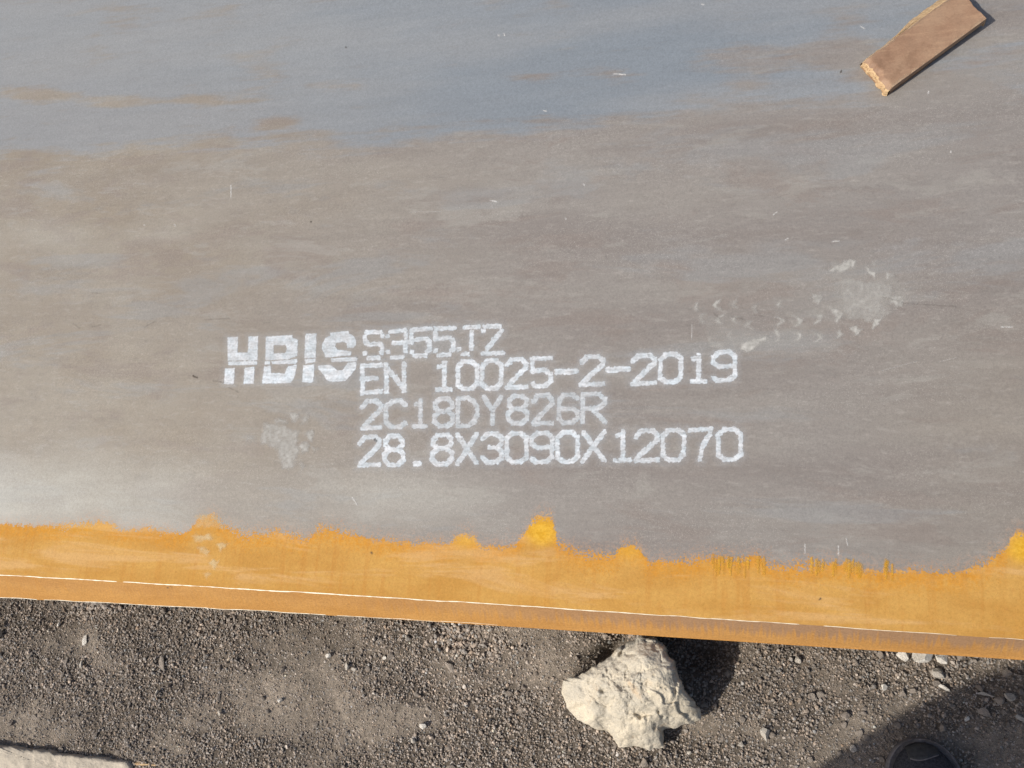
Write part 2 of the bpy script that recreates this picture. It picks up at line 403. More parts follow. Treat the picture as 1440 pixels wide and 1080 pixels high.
warm = 0.95 - 0.85 * sstep(120, 820, U) - 0.25 * sstep(900, 1440, U) * sstep(500, 200, V)
warm = warm + 0.12 * sstep(260, 0, U) - 0.3 * sstep(200, 60, V) + 0.30 * sstep(1150, 1440, U) * sstep(300, 560, V)
pale = 0.92 * sstep(560, 0, U) * sstep(600, 700, V) + 0.45 * ell(560, 700, 160, 40) + 0.30 * ell(60, 330, 60, 22) + 0.2 * ell(210, 330, 60, 12)  # lower left: pale dust with the plate's sheen painted in
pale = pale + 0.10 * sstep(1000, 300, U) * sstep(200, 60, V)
hot = ell(762, 748, 24, 20, 2) + 0.55 * ell(655, 760, 18, 10) + ell(1440, 770, 24, 22, 2) + 0.4 * ell(885, 775, 20, 10) + 0.25 * ell(130, 740, 60, 8)
me = mesh('steel_plate', np.stack([X, Y, np.full_like(X, TOP)], -1).reshape(-1, 3), gridfaces(*X.shape), True)
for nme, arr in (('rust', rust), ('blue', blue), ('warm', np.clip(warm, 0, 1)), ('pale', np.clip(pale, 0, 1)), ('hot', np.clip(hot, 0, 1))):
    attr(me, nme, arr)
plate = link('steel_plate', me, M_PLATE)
tag(plate, 'huge grey mill-scaled steel plate with white stencilled markings and a rusty orange edge', 'steel plate')

# sloping cut edge, underside and the three far sides
prof = np.linspace(0, 1, 12)
ex = xs
ey = edge_y(ex)[None] * (1 - prof[:, None]) + low_y(ex)[None] * prof[:, None]
ezz = TOP - 0.0002 - (THK - 0.0002) * prof[:, None] + (fbm(ex[None] * 90, prof[:, None] * 4 + 0 * ex[None], 12, 3) - 0.5) * 0.0012 * np.sin(prof[:, None] * math.pi)
V3 = np.stack([np.broadcast_to(ex, ey.shape), ey, ezz], -1).reshape(-1, 3)
F = gridfaces(*ey.shape)[:, ::-1]
me = mesh('cut_edge', V3, F, True)
uu, vv = pix(V3[:, 0], V3[:, 1], TOP)
attr(me, 'low', np.repeat(prof, len(ex)))
attr(me, 'brown', np.clip(0.15 + 0.85 * sstep(350, 1150, uu) + 0.25 * (fbm(V3[:, 0] * 6, V3[:, 0] * 0, 41, 3) - 0.5), 0, 1))
tag(link('cut_edge', me, M_EDGE, plate), 'sloping rusty cut edge of the plate')
bm = bmesh.new()
q = [bm.verts.new(p) for p in [(PX0, PY1, TOP - .0004), (PX1, PY1, TOP - .0004), (PX1, PY1, BOT), (PX0, PY1, BOT), (PX1, ey[0, -1], TOP - .0004), (PX1, ey[-1, -1], BOT), (PX0, ey[0, 0], TOP - .0004), (PX0, ey[-1, 0], BOT)]]
bm.faces.new([q[0], q[3], q[2], q[1]]); bm.faces.new([q[1], q[2], q[5], q[4]]); bm.faces.new([q[0], q[6], q[7], q[3]]); bm.faces.new([q[3], q[7], q[5], q[2]])
me = bpy.data.meshes.new('plate_underside'); bm.to_mesh(me); bm.free()
link('plate_underside', me, M_EDGE, plate)

# worn arris, its glint painted as pale cream: a low ridge along the top corner, thinner and broken towards the right, and a hairline at the foot
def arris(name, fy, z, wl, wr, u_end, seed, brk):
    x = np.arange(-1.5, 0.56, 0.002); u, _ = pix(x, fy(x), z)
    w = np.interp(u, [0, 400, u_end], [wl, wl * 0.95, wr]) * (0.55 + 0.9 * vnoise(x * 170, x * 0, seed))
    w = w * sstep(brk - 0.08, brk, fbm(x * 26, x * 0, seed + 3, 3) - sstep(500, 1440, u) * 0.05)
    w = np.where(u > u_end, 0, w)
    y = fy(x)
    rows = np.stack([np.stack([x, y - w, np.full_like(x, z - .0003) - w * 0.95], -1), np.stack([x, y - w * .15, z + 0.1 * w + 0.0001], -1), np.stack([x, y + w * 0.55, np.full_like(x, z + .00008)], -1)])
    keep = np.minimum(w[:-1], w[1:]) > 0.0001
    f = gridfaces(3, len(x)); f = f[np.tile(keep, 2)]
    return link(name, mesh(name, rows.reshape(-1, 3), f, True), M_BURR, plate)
tag(arris('bare_arris_glint', edge_y, TOP, 0.00075, 0.00018, 1440, 50, 0.27), 'thin bright line along the top corner of the cut edge')
arris('bare_arris_glint', lambda x: low_y(x) + 0.0004, BOT + 0.0007, 0.0004, 0.0002, 700, 60, 0.36)

# ---------------------------------------------------------------- marks on the plate
LAYER = [0]
def decal(name, mat, box, fn, cell=0.0008, label=None, parent=None, surf='top'):
    """a film on the plate: fn(pixel x, pixel y) gives its density"""
    LAYER[0] += 1
    cw = at([(box[0], box[1]), (box[2], box[1]), (box[2], box[3]), (box[0], box[3])], TOP)
    gx = np.arange(cw[:, 0].min(), cw[:, 0].max() + cell, cell); gy = np.arange(cw[:, 1].min(), cw[:, 1].max() + cell, cell)
    A, B = np.meshgrid(gx, gy)
    u, v = pix(A, B, TOP)
    d = np.clip(fn(u, v), 0, 1).ravel()
    f = gridfaces(*A.shape)
    f = f[d[f].max(1) > 0.03]
    if not len(f): return None
    used, inv = np.unique(f, return_inverse=True)
    z = TOP + 0.00012 + 0.000004 * LAYER[0]
    me = mesh(name, np.stack([A.ravel()[used], B.ravel()[used], np.full(len(used), z)], -1), inv.reshape(f.shape), True)
    attr(me, 'film', d[used])
    o = link(name, me, mat, parent or plate)
    if label: o['label'] = label
    return o

def seg_dist(u, v, a, b):
    ax, ay = a; bx, by = b
    dx, dy = bx - ax, by - ay
    L = dx * dx + dy * dy
    t = np.clip(((u - ax) * dx + (v - ay) * dy) / L, 0, 1) if L > 1e-9 else 0.0
    return np.hypot(u - ax - t * dx, v - ay - t * dy)

def seg_block(u, v, a, b):
    ax, ay = a; bx, by = b
    dx, dy = bx - ax, by - ay
    L = dx * dx + dy * dy
    t = np.clip(((u - ax) * dx + (v - ay) * dy) / L, 0, 1) if L > 1e-9 else 0.0
    p, q = np.abs(u - ax - t * dx), np.abs(v - ay - t * dy)
    return (p ** 3.4 + q ** 3.4) ** (1 / 3.4)

def inside(u, v, poly):
    r = np.zeros(u.shape, bool); n = len(poly)
    for i in range(n):
        (x1, y1), (x2, y2) = poly[i], poly[(i + 1) % n]
        if y1 == y2: continue
        c = ((y1 > v) != (y2 > v)) & (u < (x2 - x1) * (v - y1) / (y2 - y1) + x1)
        r ^= c
    return r

def poly_sd(u, v, poly):
    d = np.full(u.shape, 1e9)
    for i in range(len(poly)): d = np.minimum(d, seg_dist(u, v, poly[i], poly[(i + 1) % len(poly)]))
    return np.where(inside(u, v, poly), d, -d)

def spray(sd, u, v, seed, strength, halo=0.19, rag=0.9):
    """paint film from a signed distance in pixels: ragged edge, mottled body, faint overspray"""
    e = sd + (fbm(u * 0.55, v * 0.55, seed, 3) - 0.5) * 2.2 * rag
    body = sstep(-0.35, 0.5, e) * strength * (0.70 + 0.55 * (fbm(u * 0.12, v * 0.30, seed + 5, 3)))
    hz = halo * np.exp(-np.maximum(-sd, 0) / 4.2) * (0.4 + 0.9 * vnoise(u * 0.2, v * 0.2, seed + 9))
    return np.maximum(body, hz * (sd < 1))

G = {
 '0': [[(.28,0),(.72,0),(1,.17),(1,.83),(.72,1),(.28,1),(0,.83),(0,.17),(.28,0)]],
 '1': [[(.12,.13),(.5,.10)],[(.56,0),(.52,1)],[(0,1),(1,1)]],
 '2': [[(0,.2),(.25,0),(.78,0),(1,.16),(1,.30),(.06,.93)],[(0,1),(1,1)]],
 '3': [[(0,.17),(.25,0),(.75,0),(1,.18),(1,.34),(.8,.47),(.4,.47)],[(.8,.47),(1,.64),(1,.83),(.75,1),(.27,1),(0,.83)]],
 '5': [[(1,0),(.04,0),(.04,.47),(.72,.43),(1,.60),(1,.84),(.72,1),(.22,1),(.05,.9)]],
 '6': [[(1,.14),(.74,0),(.26,0),(.03,.18),(0,.83),(.26,1),(.74,1),(1,.83),(1,.64),(.74,.5),(.1,.5)]],
 '7': [[(0,0),(1,0),(.96,.16),(.60,.56),(.50,1)]],
 '8': [[(.27,0),(.73,0),(.95,.15),(.95,.32),(.73,.47),(.27,.47),(.05,.32),(.05,.15),(.27,0)],[(.27,.47),(.0,.63),(0,.84),(.27,1),(.73,1),(1,.84),(1,.63),(.73,.47)]],
 '9': [[(.97,.50),(.27,.52),(0,.36),(0,.16),(.27,0),(.73,0),(1,.17),(1,.83),(.73,1),(.2,1),(0,.9)]],
 'E': [[(1,0),(0,0.02),(0,1),(1,.98)],[(0,.49),(.78,.48)]],
 'N': [[(0,1),(0,0)],[(.08,.16),(.92,.86)],[(1,0),(1,1)]],
 'C': [[(1,.17),(.75,0),(.3,0),(0,.2),(0,.8),(.28,1),(.72,1),(1,.84)]],
 'D': [[(0,0),(0,1),(.55,1),(.85,.86),(1,.62),(1,.38),(.85,.14),(.55,0),(0,0)]],
 'Y': [[(.02,0),(.5,.5),(.98,0)],[(.5,.5),(.5,1)]],
 'R': [[(0,1),(0,0),(.75,0),(1,.16),(1,.34),(.75,.5),(0,.52)],[(.45,.52),(1,1)]],
 'X': [[(0,0),(1,1)],[(1,0),(0,1)]],
 '-': [[(0,.5),(1,.5)]],
 '.': [[(0.2,.5),(.8,.5)]],
}
ROWS = [
 (-0.034, 3.35, 0.88, [('E',506.4,539.4,510,555.8),('N',539.8,572,508,554.5),('1',612,636,507,551.8),('0',640.6,674,504.6,550.4),('0',674.8,708,503,549.7),('2',710,742.8,501.7,548.3),('5',744,778,500,546.7),('-',780,813.6,517.3,527.2),('2',814,851.7,497.5,544.7),('-',851.9,886.4,514.6,524.2),('2',887,924,495.6,542.8),('0',925,961,494,541),('1',969.7,994.7,496,540),('9',1000,1036.4,491,539)]),
 (-0.030, 3.3, 0.72, [('2',506,539,560.7,605.8),('C',539.7,573,560,604.7),('1',579.5,602,559.5,602.9),('8',607.7,639.8,557,602.7),('D',641,674.5,556,602),('Y',677,709,554.6,600.4),('8',711.4,744.7,553,599),('2',746.7,780,552.5,599.4),('6',782,815.6,551.7,598),('R',816.4,853.6,550.8,597.5)]),
 (-0.022, 3.35, 0.88, [('2',503,536.7,610.8,657.7),('8',537.4,570.6,609.6,657.3),('.',579.8,593,647.4,656.2),('8',604.7,639.3,608,656),('X',639.8,673.4,607.3,655),('3',675,708.6,606.5,654.2),('0',709.4,743.3,605.8,653.6),('9',744.7,779.4,605,653),('0',780.8,815.6,604.4,653),('X',816.4,853.6,604,652),('1',862,888.5,603,651),('2',891,928,602,650.8),('0',929,965,601,650.5),('7',967,1003,600.5,650),('0',1006.5,1044.7,600,650)]),
]
def stroke_decal(name, strokes, r, strength, seed, wob=0.24):
    pts = np.array([p for s in strokes for p in s])
    box = (pts[:, 0].min() - r - 8, pts[:, 1].min() - r - 8, pts[:, 0].max() + r + 8, pts[:, 1].max() + r + 8)
    def fn(u, v):
        sd = np.full(u.shape, -1e9)
        for si, s in enumerate(strokes):
            for i in range(max(1, len(s) - 1)):
                a = s[i]; b = s[min(i + 1, len(s) - 1)]
                rr = r * (1 + wob * (vnoise(u * 0.34, v * 0.34, seed + si * 7 + i) - 0.5) * 2)
                sd = np.maximum(sd, rr - seg_block(u, v, a, b))
        d = spray(sd, u, v, seed, strength)
        band_ = vnoise(u * 0.05, v * 0.42, seed + 3)            # the print head's passes
        return d * (0.80 + 0.26 * band_) * (1 - 0.35 * sstep(.80, .95, vnoise(u * .16, v * .5, seed + 31)))
    return decal(name, M_PAINT, box, fn)
sd_ = 100
for slope, r, strength, chars in ROWS:
    for ch, x0, x1, y0, y1 in chars:
        sd_ += 13
        dy = slope * (x1 - x0)
        a, b = x0 + r, x1 - r
        ya, yb = y0 + r - dy, y1 - r
        if ch in '-.': ya = y0 + r * 1.0 - dy; yb = y1 - r
        if ch in '-.': ya = yb = (y0 + y1) / 2 - dy / 2
        st = []
        for s in G[ch]:
            st.append([(a + p[0] * (b - a) + random.uniform(-.5, .5), ya + p[1] * (yb - ya) + p[0] * dy + random.uniform(-.5, .5)) for p in s])
        nm = 'painted_digit' if ch.isdigit() else 'painted_dash' if ch == '-' else 'painted_dot' if ch == '.' else 'painted_letter'
        stroke_decal(nm, st, r * (1.25 if ch in '-.' else 1.0), strength * random.uniform(0.9, 1.05), sd_)
def z6(p): return (500 + p[0] / 6.545, 445 + p[1] / 6.545)
ROW1 = [
 ('painted_letter', [[(105,146),(232,142)],[(250,180)],[(88,190),(92,232),(128,262),(232,250),(246,290),(240,335)],[(85,340)],[(120,384),(210,380)]]),
 ('painted_digit', [[(322,140),(455,128)],[(295,182)],[(352,247),(440,238)],[(467,170),(458,322)],[(480,240),(450,250)],[(300,326)],[(335,379),(432,373)]]),
 ('painted_digit', [[(517,126),(690,112)],[(515,165),(517,240)],[(540,217),(650,206),(682,238),(684,305),(660,318)],[(520,328)],[(547,365),(647,358)]]),
 ('painted_digit', [[(738,113),(910,105)],[(735,155),(735,215)],[(762,207),(868,196),(900,232),(902,305),(880,315)],[(738,316)],[(768,355),(866,350)]]),
 ('painted_letter', [[(1008,101),(1132,97)],[(1070,145),(1068,296)],[(952,302)],[(990,347),(1034,345)]]),
 ('painted_digit', [[(1192,93),(1330,88)],[(1178,132)],[(1345,130),(1212,298)],[(1172,343),(1355,333)]]),
]
for nm, st in ROW1:
    sd_ += 13
    stroke_decal(nm, [[z6(p) for p in s] for s in st], 3.25, 0.82, sd_)
def z5(p): return (300 + p[0] / 6.545, 450 + p[1] / 6.545)
LOGO = [
 [([(133,160),(228,156),(222,300),(320,302),(325,153),(412,152),(407,372),(135,374)],[]), ([(137,382),(405,378),(400,412),(140,417)],[]), ([(110,448),(198,443),(188,590),(98,588)],[]), ([(290,440),(380,432),(370,585),(280,588)],[])],
 [([(485,155),(725,138),(730,165),(778,185),(772,330),(700,358),(480,372)],[[(555,232),(665,228),(680,262),(665,303),(555,312)]]), ([(475,378),(520,380),(522,408),(475,410)],[]), ([(535,382),(770,360),(772,385),(760,402),(545,406)],[]), ([(470,428),(530,425),(532,490),(655,492),(690,425),(770,412),(750,515),(710,580),(450,585)],[])],
 [([(858,130),(950,125),(942,346),(840,352),(848,150)],[]), ([(842,362),(940,357),(940,388),(848,400)],[]), ([(830,418),(930,410),(920,570),(885,578),(820,570)],[])],
 [([(1075,120),(1245,103),(1250,125),(1290,145),(1315,190),(1312,235),(1290,252),(1235,255),(1228,215),(1190,198),(1130,215),(1120,245),(1145,275),(1270,290),(1265,325),(1035,345),(1020,300),(1000,265),(1005,215),(1035,165),(1080,145)],[]), ([(1085,355),(1310,340),(1325,355),(1320,378),(1090,385)],[]), ([(965,420),(1075,412),(1140,465),(1190,465),(1240,395),(1315,385),(1315,440),(1280,490),(1215,560),(1100,568),(1045,555),(1020,510),(970,450)],[])],
]
for L in LOGO:
    sd_ += 13
    polys = [([z5(p) for p in o], [[z5(p) for p in h] for h in hs]) for o, hs in L]
    allp = np.array([p for o, _ in polys for p in o])
    def fn(u, v, polys=polys, s=sd_):
        sd = np.full(u.shape, -1e9)
        for o, hs in polys:
            d = poly_sd(u, v, o)
            for h in hs: d = np.minimum(d, -poly_sd(u, v, h))
            sd = np.maximum(sd, d)
        d = spray(sd + 0.3, u, v, s, 0.90, 0.2, 0.7)
        low = sstep(512, 520, v)
        return d * (0.86 + 0.12 * low) * (1 - 0.10 * (vnoise(u * .03, v * 1.1, s + 2) > .55))
    decal('painted_letter', M_PAINT, (allp[:, 0].min() - 5, allp[:, 1].min() - 5, allp[:, 0].max() + 5, allp[:, 1].max() + 5), fn)

# dusty boot prints
def blobs(polys, seed, k=1.0, soft=2.4):
    def fn(u, v):
        d = np.zeros(u.shape)
        uu = u + (fbm(u * .16, v * .16, seed + 1, 3) - .5) * 8; vv = v + (fbm(u * .16, v * .16, seed + 2, 3) - .5) * 8
        for p, s in polys:
            d = np.maximum(d, s * sstep(-soft, soft, poly_sd(uu, vv, p)))
        return d * k * (0.40 + 1.0 * fbm(u * .25, v * .25, seed, 4))
    return fn
def chev(cx, cy, w, h, dirx=1):
    return [(cx - w * dirx, cy - h), (cx + w * .3 * dirx, cy - h * .75), (cx + w * dirx, cy), (cx + w * .2 * dirx, cy + h * .8), (cx - w * dirx, cy + h), (cx - w * .1 * dirx, cy + h * .1)]
def zf(p): return (940 + p[0] / 3.79, 340 + p[1] / 3.79)
P = [([zf(q) for q in [(930,190),(1060,215),(1190,235),(1190,290),(1130,320),(1180,380),(1120,430),(1040,420),(960,410),(935,350),(920,260)]], 0.50),
     ([zf(q) for q in [(850,150),(900,125),(960,90),(1005,95),(990,135),(930,155),(870,165)]], 0.8),
     ([zf(q) for q in [(1055,140),(1110,165),(1100,195),(1075,185)]], 1.0), ([zf(q) for q in [(1150,150),(1200,185),(1165,200)]], .8),
     ([zf(q) for q in [(1080,105),(1120,108),(1100,125)]], .6), ([zf(q) for q in [(1255,250),(1290,255),(1265,270)]], .6),
     ([zf(q) for q in [(1075,430),(1140,400),(1095,465)]], 1.0), ([zf(q) for q in [(970,450),(1040,460),(995,500)]], .9),
     ([zf(q) for q in [(760,280),(820,280),(795,350)]], .75), ([zf(q) for q in [(855,345),(935,370),(905,430)]], .85),
     ([zf(q) for q in [(390,540),(520,500),(530,520),(430,585),(385,580)]], .85), ([zf(q) for q in [(200,500),(260,540),(330,550),(240,560)]], .6),
     ([zf(q) for q in [(1170,300),(1240,290),(1245,340),(1180,330)]], .7)]
for cx, cy in [(600,425),(690,420),(790,410),(575,505),(685,505),(795,505),(900,500)]: P.append(([zf(q) for q in chev(cx + random.uniform(-8, 8), cy + random.uniform(-6, 6), random.uniform(20, 34), random.uniform(24, 38))], random.uniform(.6, .92)))
for cx, cy in [(250,325),(350,335),(455,355),(190,415),(265,420),(360,430),(430,445),(220,520),(320,500),(595,325),(150,350)]: P.append(([zf(q) for q in chev(cx + random.uniform(-10, 10), cy + random.uniform(-8, 8), random.uniform(16, 30), random.uniform(18, 32), -1)], random.uniform(.45, .8)))
P += [([zf(q) for q in [(180,400),(320,390),(560,520),(420,590),(220,560)]], .22), ([zf(q) for q in [(560,300),(900,300),(930,520),(560,530)]], .13), ([zf(q) for q in [(860,100),(1180,130),(1270,300),(1150,420),(900,400)]], .22)]
decal('dusty_bootprint', M_DUST, (960, 350, 1300, 500), blobs(P, 301), 0.0013, 'pale dusty boot print right of and above the lettering')
def zh(p): return (300 + p[0] / 3.6, 440 + p[1] / 3.6)
P = [([zh(q) for q in [(250,560),(340,565),(430,600),(430,700),(405,790),(350,790),(320,690),(245,660)]], .6),
     ([zh(q) for q in [(385,510),(430,520),(415,550),(400,545)]], .9), ([zh(q) for q in [(300,540),(370,535),(380,560),(320,560)]], .6),
     ([zh(q) for q in [(470,600),(500,590),(500,650),(480,640)]], .8), ([zh(q) for q in [(435,670),(475,650),(480,700),(445,710)]], .8),
     ([zh(q) for q in [(500,680),(525,685),(515,705)]], .6), ([zh(q) for q in [(360,720),(400,700),(410,770),(370,770)]], .7), ([zh(q) for q in [(150,630),(210,620),(215,660),(160,650)]], .4), ([zh(q) for q in [(460,520),(480,510),(470,560),(440,560)]], .6), ([zh(q) for q in [(430,760),(470,770),(440,800)]], .5)]
decal('dusty_bootprint', M_DUST, (330, 570, 460, 680), blobs(P, 311, 1.12, 3.6), 0.0012, 'pale smudged boot print below the big four-letter word')
def zr(p): return (p[0] / 2.88, 620 + p[1] / 2.88)
P = [([zr(q) for q in [(800,300),(860,300),(910,350),(850,345),(790,350)]], .5), ([zr(q) for q in [(780,385),(850,375),(865,400),(800,410)]], .8), ([zr(q) for q in [(880,420),(925,415),(900,450)]], .9), ([zr(q) for q in [(850,490),(890,480),(870,520)]], .9), ([zr(q) for q in [(800,430),(850,440),(840,465),(810,455)]], .7), ([zr(q) for q in [(825,530),(850,540),(835,555)]], .6)]
decal('dusty_bootprint', M_CREAM, (262, 715, 335, 815), blobs(P, 321, 0.9), 0.0011, 'pale dusty tread marks on the orange rust')

# scrapes, specks and dirt
def lines(segs, r, seed, k=1.0):
    def fn(u, v):
        d = np.zeros(u.shape)
        for a, b in segs: d = np.maximum(d, sstep(-0.5, 0.5, r * (0.5 + vnoise(u * .5, v * .5, seed)) - seg_dist(u, v, a, b)))
        return d * k * (0.5 + 0.8 * vnoise(u * 0.7, v * 0.7, seed + 4))
    return fn
SCR = [((325, 261), (325, 277)), ((575, 298.5), (620, 297.5)), ((700, 50), (703, 50)), ((709, 47), (710, 50)), ((864, 104), (880, 105)), ((203, 316.5), (204, 317)), ((245.5, 316), (247, 318)), ((1088, 302), (1093, 298)), ((690, 282), (699, 284)), ((987, 6), (990, 7)), ((1305, 132), (1306, 129)), ((764, 155.5), (768, 156.5)), ((820, 259), (822, 261)), ((1104, 338), (1108, 335)), ((1408, 460), (1423, 460)), ((973, 457), (973, 478)), ((1190, 757), (1192, 767)), ((1179, 768), (1179, 780)), ((1132, 765), (1132, 778)), ((496, 700), (502, 710)), ((1210, 37), (1215, 40)), ((1170, 340), (1180, 339)), ((1337, 213), (1337, 215)), ((795, 307), (796, 308)), ((1320, 509), (1345, 503)), ((1238, 522), (1290, 508))]
for a, b in SCR:
    sd_ += 3
    decal('scrape', M_SCRAPE, (min(a[0], b[0]) - 3, min(a[1], b[1]) - 3, max(a[0], b[0]) + 3, max(a[1], b[1]) + 3), lines([(a, b)], 0.9 if math.dist(a, b) < 18 else .55, sd_, .48 if math.dist(a, b) < 25 else .2), 0.0006)
DRT = [((486.5, 67), (487, 67)), ((437, 312), (437.5, 312)), ((272, 529), (277, 531)), ((1268, 426), (1290, 428)), ((1290, 428), (1345, 431)), ((1240, 418), (1268, 424)), ((370, 454), (380, 454)), ((204, 460), (218, 452)), ((130, 412), (142, 413)), ((527, 618), (529.5, 621)), ((1003, 440), (1012, 448)), ((1060, 443), (1075, 445)), ((288, 450), (322, 448)), ((300, 536), (330, 540)), ((236, 826.5), (236.5, 827)), ((1183, 99), (1182, 102)), ((1152, 843), (1154, 842)), ((522, 777), (523, 779)), ((1030, 446), (1045, 449)), ((322, 545), (335, 552)), ((103, 455), (112, 462)), ((130, 460), (142, 457))]
for a, b in DRT:
    sd_ += 3
    decal('dirt_speck', M_DIRT, (min(a[0], b[0]) - 4, min(a[1], b[1]) - 4, max(a[0], b[0]) + 4, max(a[1], b[1]) + 4), lines([(a, b)], 1.2 if math.dist(a, b) < 7 else 0.9, sd_, .8 if math.dist(a, b) < 7 else .22), 0.0007)
# ochre runs below the ragged rust line at the right
for i in range(64):
    u0 = random.choice([random.uniform(1030, 1075), random.uniform(1138, 1215), random.uniform(1138, 1215), random.uniform(1000, 1030), random.uniform(1242, 1256)])
    v0 = 787 + (u0 - 1030) * 0.03 + random.uniform(-6, 3)
    ln = random.uniform(6, 26); k_ = random.uniform(.3, .95)
    decal('rust_run', M_OCHRE, (u0 - 4, v0 - 4, u0 + 5, v0 + ln + 4), lines([((u0, v0), (u0 + random.uniform(-.6, .6), v0 + ln))], random.uniform(1.0, 1.9), 700 + i, k_), 0.0008)

# ------------------------------------------------------------------ stones
def ico(sub):
    bm = bmesh.new(); bmesh.ops.create_icosphere(bm, subdivisions=sub, radius=1.0)
    v = np.array([p.co[:] for p in bm.verts]); f = np.array([[q.index for q in t.verts] for t in bm.faces]); bm.free()
    return v, f
ICO1, ICOF1 = ico(1); ICO2, ICOF2 = ico(2); ICO3, ICOF3 = ico(4)

def chip(v, rng, cuts=7, depth=(0.55, 0.9)):
    """knock flat facets off a ball"""
    v = v.copy()
    for _ in range(cuts):
        n = rng.normal(size=3); n /= np.linalg.norm(n); h = rng.uniform(*depth)
        s = v @ n; o = s > h
        v[o] -= (s[o] - h)[:, None] * n
    return v

def rots(rng, n, tilt=None):
    q = rng.normal(size=(n, 4)); q /= np.linalg.norm(q, axis=1)[:, None]
    w, x, y, z = q.T
    return np.stack([np.stack([1 - 2 * (y * y + z * z), 2 * (x * y - z * w), 2 * (x * z + y * w)], -1),
                     np.stack([2 * (x * y + z * w), 1 - 2 * (x * x + z * z), 2 * (y * z - x * w)], -1),
                     np.stack([2 * (x * z - y * w), 2 * (y * z + x * w), 1 - 2 * (x * x + y * y)], -1)], 1)

# the big limestone under the plate edge
def z4(p): return (740 + p[0] / 4.235, 860 + p[1] / 4.235)
ROCK = [z4(p) for p in [(650,165),(668,132),(690,128),(720,148),(765,155),(800,183),(826,207),(835,250),(872,290),(893,345),(905,400),(942,460),(965,508),(1005,540),(1032,585),(1042,640),(1015,660),(990,676),(960,668),(930,675),(900,688),(868,702),(838,696),(806,712),(815,760),(812,808),(785,816),(758,806),(740,826),(700,815),(640,800),(590,806),(548,804),(522,770),(495,720),(430,704),(350,665),(300,640),(268,606),(240,570),(215,510),(206,470),(218,412),(250,392),(300,383),(345,365),(380,343),(430,308),(480,288),(510,260),(530,228),(560,204),(610,180)]]
CTRL = [z4(p) + (z,) for p, z in [((680,140),.078),((760,170),.088),((830,250),.096),((890,360),.096),((940,470),.090),((970,540),.074),((1030,620),.040),((980,660),.036),((900,640),.050),((860,690),.030),((810,790),.026),((740,820),.024),((640,790),.026),((550,800),.020),((500,710),.026),((430,690),.034),((300,620),.032),((215,480),.030),((240,410),.050),((380,350),.068),((510,270),.074),((600,190),.070),((700,300),.104),((600,330),.090),((480,400),.078),((640,420),.098),((780,420),.106),((850,480),.100),((560,480),.090),((700,520),.092),((800,560),.086),((420,500),.066),((330,480),.052),((450,600),.060),((580,600),.074),((700,650),.064),((600,720),.046),((760,640),.066),((800,700),.046)]]
rng = np.random.default_rng(3)
rp = np.array(ROCK + [ROCK[0]]); seglen = np.r_[0, np.cumsum(np.hypot(*np.diff(rp, axis=0).T))]
NA, NR = 300, 90
s = np.linspace(0, seglen[-1], NA, endpoint=False)
bu = np.interp(s, seglen, rp[:, 0]); bv = np.interp(s, seglen, rp[:, 1])
bu = bu + (fbm(s * .12, s * 0, 71, 3) - .5) * 5; bv = bv + (fbm(s * .12, s * 0, 72, 3) - .5) * 5
cx, cy = 884.0, 978.0
rr = np.linspace(0, 1, NR)[:, None]
RU = cx + (bu - cx) * rr; RV = cy + (bv - cy) * rr
C = np.array(CTRL)
d2 = (RU[..., None] - C[:, 0]) ** 2 + (RV[..., None] - C[:, 1]) ** 2
w = 1 / (d2 + 260.0) ** 2.0
RZ = (w * C[:, 2]).sum(-1) / w.sum(-1)
RZ = RZ + (fbm(RU * .020, RV * .020, 80, 2) - .5) * .006
rid = 1 - np.abs(2 * fbm(RU * .045 + 3, RV * .045, 83, 4) - 1)
RZ = RZ - (rid ** 9) * .0025 + (fbm(RU * .11, RV * .11, 88, 4) - .5) * .0018
pits = np.clip(fbm(RU * .10, RV * .10, 95, 2) - .68, 0, 1); RZ = RZ - pits * .012
for (pu, pv, pr, ph) in [(848, 972, 4, .006), (927, 1000, 3.2, .007), (932, 1008, 2.6, .006), (818, 1007, 4, .004), (884, 1002, 3, .003)]:
    RZ = RZ - ph * np.exp(-((RU - pu) ** 2 + (RV - pv) ** 2) / pr ** 2)
fr_ = np.random.default_rng(21)
fs_ = np.stack([fr_.uniform(790, 985, 26), fr_.uniform(890, 1055, 26)], 1); ft_ = fr_.normal(0, .00017, (26, 2)); fo_ = fr_.normal(0, .0004, 26)
wu = RU + (fbm(RU * .05, RV * .05, 61, 3) - .5) * 26; wv = RV + (fbm(RU * .05, RV * .05, 62, 3) - .5) * 26
fd_ = (wu[..., None] - fs_[:, 0]) ** 2 + (wv[..., None] - fs_[:, 1]) ** 2
fw_ = np.exp(-(fd_ - fd_.min(-1, keepdims=True)) / 80.0)
fz_ = (wu[..., None] - fs_[:, 0]) * ft_[:, 0] + (wv[..., None] - fs_[:, 1]) * ft_[:, 1] + fo_
RZ = RZ + (fw_ * fz_).sum(-1) / fw_.sum(-1) + (fbm(RU * .4, RV * .4, 64, 3) - .5) * .0020
RZ = RZ - 0.014 * rr ** 14
RZ = np.maximum(RZ, 0.012)
RW = at(np.stack([RU, RV], -1), RZ)
rings = [np.concatenate([RW, RZ[..., None]], -1)]
bz = RZ[-1]; bxy = RW[-1]; cxy = at([(cx, cy)], 0.05)[0]
for t in np.linspace(0.12, 1, 9):
    sh = 1 - 0.10 * t + 0.03 * (fbm(s * .05, np.full_like(s, t * 3), 99, 3) - .5)
    z = bz * (1 - t) - 0.025 * t
    rings.append(np.concatenate([cxy + (bxy - cxy) * sh[:, None], z[:, None]], -1)[None])
RVX = np.concatenate(rings, 0); nr = len(RVX)
i = np.arange(nr - 1)[:, None] * NA; j = np.arange(NA)[None]
